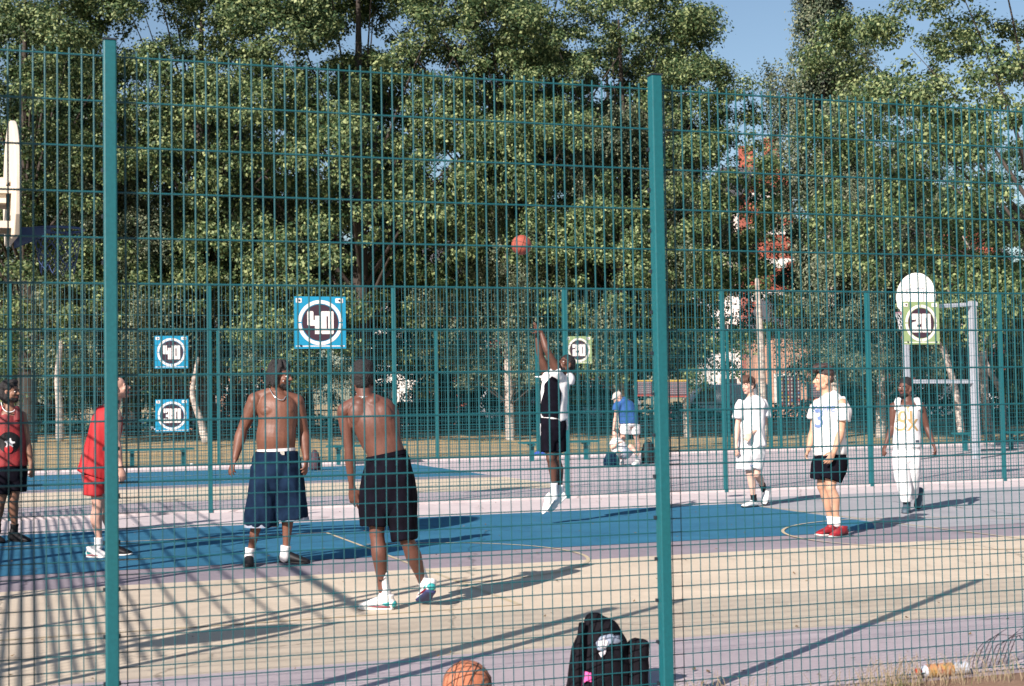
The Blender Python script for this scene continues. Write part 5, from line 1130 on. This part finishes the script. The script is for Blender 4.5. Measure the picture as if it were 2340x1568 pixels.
# ------------------------------------------------------------------ balls, bags, litter
def ball_mat(name, c, c2):
    return mat(name, c, rough=0.6, col2=c2, scale=5, bump=0.6, bscale=260)
def basketball(c, r, m, label, ax=(0.3, 0.2, 0.93), pale=None):
    t = tag(empty('basketball', (c.x, c.y, c.z - r)), label, 'ball', 'basketballs')
    b = MB(); b.ball(c, r, None, 32, 24); bo = b.build('ball_cover', m, t, smooth=True)
    z = Vector(ax).normalized(); x = z.cross(Vector((0.9, .1, -.4))).normalized(); y = z.cross(x); sm = MB()
    def ring(fn, n=48):
        p = [c + fn(2 * math.pi * i / n).normalized() * (r * 1.001) for i in range(n + 1)]
        for i in range(n): sm.bar(p[i], p[i + 1], r * .022, 5)
    ring(lambda t_: x * math.cos(t_) + y * math.sin(t_)); ring(lambda t_: x * math.cos(t_) + z * math.sin(t_))
    for s_ in (-1, 1): ring(lambda t_: (y * (s_ * (.62 + .22 * math.cos(2 * t_))) + (x * math.cos(t_) + z * math.sin(t_)) * .75))
    sm.build('seam', mat('ball_seam', (.02, .012, .01), rough=.7), t)
    return t
bc_ = at(1191.5, 560, 16.6); basketball(bc_, 23 / F_PX * 16.6, ball_mat('red_ball_cover', (.30, .055, .035), (.36, .085, .05)), 'red basketball in flight above the shooter\'s hands')
q = at(1068, 1569, 6.86); q.z = 0.122; basketball(q, .118, ball_mat('orange_ball_cover', (.42, .13, .06), (.50, .20, .11)), 'orange basketball resting at the foot of the near fence beside the backpack', ax=(.2, .9, .3))
# backpack
q = gnd(1395, 1568); q = W(0.42, 0.42, 0)
bp = tag(empty('backpack', q), 'black backpack with a grey emblem and pink tag, standing behind the near fence', 'bag')
def bpp(x, y, d=0.0): 
    return at((1650 + x / 2.127) / 1.7504, (2400 + y / 2.127) / 1.7504, 7.28 + d)
BPM = mat('backpack_black', (.006, .0055, .009), spec=.15, rough=.8, var=.35, scale=14, bump=.3, bscale=90)
k = MB(); k.tube([bpp(1585, 860), bpp(1590, 700), bpp(1592, 520), bpp(1590, 380), bpp(1575, 260), bpp(1545, 180)], [(.165, .10), (.160, .105), (.150, .10), (.138, .09), (.105, .07), (.05, .04)], n=28, side=(1, 0, 0), flat=(True, False))
bod = k.remesh('bag_body', BPM, .007, bp, 3, (.010, (12, 12, 8), 31))
k = MB(); k.tube([bpp(1880, 860, .02), bpp(1890, 640, .02), bpp(1900, 480, .02), bpp(1905, 400, .02)], [(.075, .07), (.072, .07), (.062, .06), (.05, .045)], n=20, side=(1, 0, 0), flat=(True, False)); k.tube([bpp(1960, 380, .0), bpp(1965, 470, 0)], [(.03, .04), (.025, .03)], n=12); k.remesh('side_pocket', BPM, .007, bp, 3, (.007, (14, 14, 9), 32))
k = MB(); k.tube([bpp(1470, 230, .02), bpp(1490, 150, .02), bpp(1530, 128, .02), bpp(1590, 140, .02), bpp(1640, 180, .02)], [.012] * 5, n=8); k.build('grab_handle', BPM, bp, smooth=True)
def bpd(name, poly, m, lift):
    xs = sum(p[0] for p in poly) / len(poly); ys = sum(p[1] for p in poly) / len(poly); bv = bvh_of(bod); P_ = []; n = len(poly); R_ = 5
    for i in range(R_ + 1):
        for x, y in poly:
            q = bpp(xs + (x - xs) * i / R_, ys + (y - ys) * i / R_); d = (q - Vector((0, 0, EYE))).normalized(); h = bv.ray_cast(q - d * .6, d, 1.2); P_.append(h[0] - d * lift if h[0] is not None else None)
    fs = [(i * n + j, i * n + (j + 1) % n, (i + 1) * n + (j + 1) % n, (i + 1) * n + j) for i in range(R_) for j in range(n)]; fs = [f_ for f_ in fs if all(P_[i] is not None for i in f_)]
    mb = MB(); mb.add([p or Vector((0, 0, 0)) for p in P_], fs); o = mb.build(name, m, bod, smooth=True, fix=False); md = o.modifiers.new('s', 'SOLIDIFY'); md.thickness = .002
bpd('emblem_back', [(1560, 360), (1600, 310), (1680, 290), (1760, 300), (1790, 345), (1760, 370), (1680, 375), (1640, 420), (1610, 440), (1570, 420)], mat('emblem_grey', (.22, .26, .34), rough=.6, var=.3, scale=30), .006)
bpd('emblem_star', [(1575, 350), (1610, 345), (1625, 310), (1650, 345), (1665, 350), (1655, 400), (1620, 415), (1590, 405)], mat('emblem_pale', (.62, .58, .62), rough=.6), .010)
bpd('emblem_tail', [(1585, 450), (1650, 420), (1640, 460), (1605, 490)], mat('emblem_pale', (.62, .58, .62)), .008)
bpd('pink_tag', [(1415, 620), (1440, 600), (1520, 620), (1525, 700), (1480, 690), (1440, 730), (1418, 700)], mat('pink_tag', (.62, .08, .30), rough=.6), .012)
k = MB(); k.tube([bpp(1445, 200, -.05), bpp(1430, 320, -.10), bpp(1420, 500, -.12), bpp(1410, 720, -.12)], [(.018, .006)] * 4, n=10, side=(1, 0, 0)); k.build('shoulder_strap', BPM, bp, smooth=True)
# bottle by the fence foot
t = tag(empty('plastic_bottle', W(2.46, 0.05, 0), CROT), 'crushed drink bottle with a yellow and red label lying at the lower right', 'bottle')
a_ = W(2.26, .03, .035); ex = AX
k = MB(); k.bar(a_, a_ + ex * .16, .034, 14); k.build('bottle_label', mat('label_yellow', (.42, .30, .08), rough=.5, col2=(.42, .14, .10), scale=22), t)
k = MB(); k.bar(a_ + ex * .161, a_ + ex * .25, .033, 14); k.build('bottle_base', mat('cloudy_plastic', (.42, .46, .52), rough=.25), t)
k = MB(); k.bar(a_ - ex * .03, a_ - ex * .001, .018, 12, r2=.033); k.build('bottle_neck', mat('cloudy_plastic', (.42, .46, .52), rough=.25), t)
k = MB(); k.bar(a_ - ex * .055, a_ - ex * .031, .017, 12); k.build('bottle_cap', mat('cap_red', (.45, .05, .02), rough=.4), t)
# dry grass along the fence foot
DG = mat('dry_straw', (.34, .27, .18), rough=.8, var=.3, scale=30); GGr = mat('green_blade', (.12, .15, .05), rough=.8)
def tuft_mesh(name, spots, n, h, m, rs, spread=.10):
    V_ = []; F_ = []
    for (a, b) in spots:
        for i in range(n):
            p = W(a + rs.normal() * spread * 1.5, b + rs.normal() * spread * .5, -.012); hh = h * rs.uniform(.35, 1.15); l = V3 = Vector((rs.normal() * .4, rs.normal() * .3, 0)) * hh; w_ = Vector((.0016, .0006, 0))
            q = [p, p + l * .25 + V(0, 0, hh * .5), p + l * .65 + V(0, 0, hh * .85), p + l + V(0, 0, hh * .95)]; o = len(V_)
            V_ += [q[0] - w_, q[0] + w_, q[1] - w_, q[1] + w_, q[2] - w_ * .7, q[2] + w_ * .7, q[3]]; F_ += [(o, o + 1, o + 3, o + 2), (o + 2, o + 3, o + 5, o + 4), (o + 4, o + 5, o + 6)]
    me = bpy.data.meshes.new(name); me.from_pydata(V_, [], F_); me.materials.append(m); o = bpy.data.objects.new(name, me); COL.objects.link(o); return o
rs = np.random.RandomState(4)
tag(tuft_mesh('dry_grass', [(1.85 + .05 * i, -.05 + .02 * (i % 3)) for i in range(10)] + [(2.3 + .09 * i, -.10) for i in range(5)] + [(.95 + .02 * i, -.05) for i in range(3)], 16, .15, DG, rs), 'dry straw grass tufts along the foot of the near fence at the lower right', 'grass', kind='stuff')
tag(tuft_mesh('green_grass', [(1.98, -.06), (2.05, -.08), (2.6, -.1)], 16, .07, GGr, rs), 'short green blades growing among the straw at the fence foot', 'grass', kind='stuff')
# curved dry stems at the right edge
t = tag(empty('dry_plant', W(2.75, .12, 0)), 'arching dark dry stems at the lower right corner beside the bottle', 'plant')
for i in range(9):
    k = MB(); a0 = 2.62 + .035 * i; pts_ = [W(a0 - .02, .10 + .01 * i, 0), W(a0 + .02, .13, .06 + .012 * i), W(a0 + .09, .16, .12 + .014 * (i % 4)), W(a0 + .20, .18, .15 + .02 * (i % 3))]
    k.tube(pts_, [.0028, .0028, .0022, .0015], n=5); k.build('stem', mat('dry_stem', (.06, .05, .06), rough=.8), t, smooth=True)
# far bags and litter
def rucksack(x, y, Y, wd, ht, m, label):
    q = at(x, y, Y); t = tag(empty('rucksack', (q.x, q.y, 0)), label, 'bag'); k = MB()
    k.tube([V(q.x, q.y, .02), V(q.x, q.y, ht * .5), V(q.x, q.y, ht * .85)], [(wd / 2, .10), (wd / 2, .11), (wd * .36, .08)], n=20, side=(1, 0, 0), flat=(True, False)); k.build('bag_body', m, t, smooth=True)
    k = MB(); k.tube([V(q.x - wd * .2, q.y, ht * .88), V(q.x - wd * .12, q.y, ht * 1.05), V(q.x + wd * .12, q.y, ht * 1.05), V(q.x + wd * .2, q.y, ht * .88)], [.012] * 4, n=6); k.build('grab_handle', m, t, smooth=True)
    k = MB(); k.tube([V(q.x, q.y - .10, .06), V(q.x, q.y - .11, ht * .42)], [(wd * .36, .03), (wd * .32, .03)], n=14, side=(1, 0, 0)); k.build('front_pocket', m, t, smooth=True); return t
rucksack(719, 1040, 31.5, .26, .42, mat('bag_maroon', (.05, .025, .035), rough=.8, var=.4, scale=20), 'dark upright rucksack beside the jeans player\'s hand, on the far court')
rucksack(1482, 1040, 32.2, .34, .50, SHOEB, 'black rounded bag half hidden by the right fence post')
rucksack(1397, 1042, 31.2, .36, .28, CL_DENIM, 'navy bag on the ground beside the sitting person')
q = gnd(768, 1060, 0); 
for (x, y, r_, m_, nm, lb) in ((438, 1064, .055, WHITE, 'small_ball', 'small white ball on the far court beneath the blue 30 sign'),):
    q = gnd(x, y, .05); k = MB(); k.ball(q, r_); tag(k.build(nm, m_, None, smooth=True), lb, 'ball')
q = gnd(1233, 1045, 0); k = MB(); k.tube([q + V(-.16, 0, .04), q + V(0, .02, .09), q + V(.15, 0, .05)], [(.04, .05), (.06, .07), (.03, .04)], n=12); k.tube([q + V(.05, 0, .05), q + V(.2, .05, .03)], [.05, .02], n=8); tag(k.remesh('dropped_top', mat('blue_cloth', (.02, .06, .30), rough=.8), .01, None, 1, (.02, (14, 14, 14), 5)), 'crumpled blue top dropped at the far court edge near the shooter', 'clothing')

# fallen leaves on the courts, too many to count
rs = np.random.RandomState(12); V_ = []; F_ = []
for i in range(420):
    p = W(rs.uniform(-4, 12), rs.uniform(.2, 13.2), .014) if rs.rand() < .75 else W(rs.uniform(-1, 6), rs.uniform(.08, .7), .014)
    a = rs.uniform(0, 6.28); s_ = rs.uniform(.008, .02); e = V(math.cos(a), math.sin(a), rs.uniform(-.3, .5)) * s_; g_ = V(-math.sin(a), math.cos(a), rs.uniform(-.2, .3)) * s_ * .6; o = len(V_)
    V_ += [p - e + V(0, 0, .004), p + g_, p + e + V(0, 0, .004), p - g_]; F_.append((o, o + 1, o + 2, o + 3))
me = bpy.data.meshes.new('fallen_leaves'); me.from_pydata(V_, [], F_); me.materials.append(mat('fallen_leaf', (.22, .13, .05), rough=.8, col2=(.10, .07, .03), scale=3)); o = bpy.data.objects.new('fallen_leaves', me); COL.objects.link(o)
tag(o, 'small brown fallen leaves scattered over the court', 'leaves', kind='stuff')
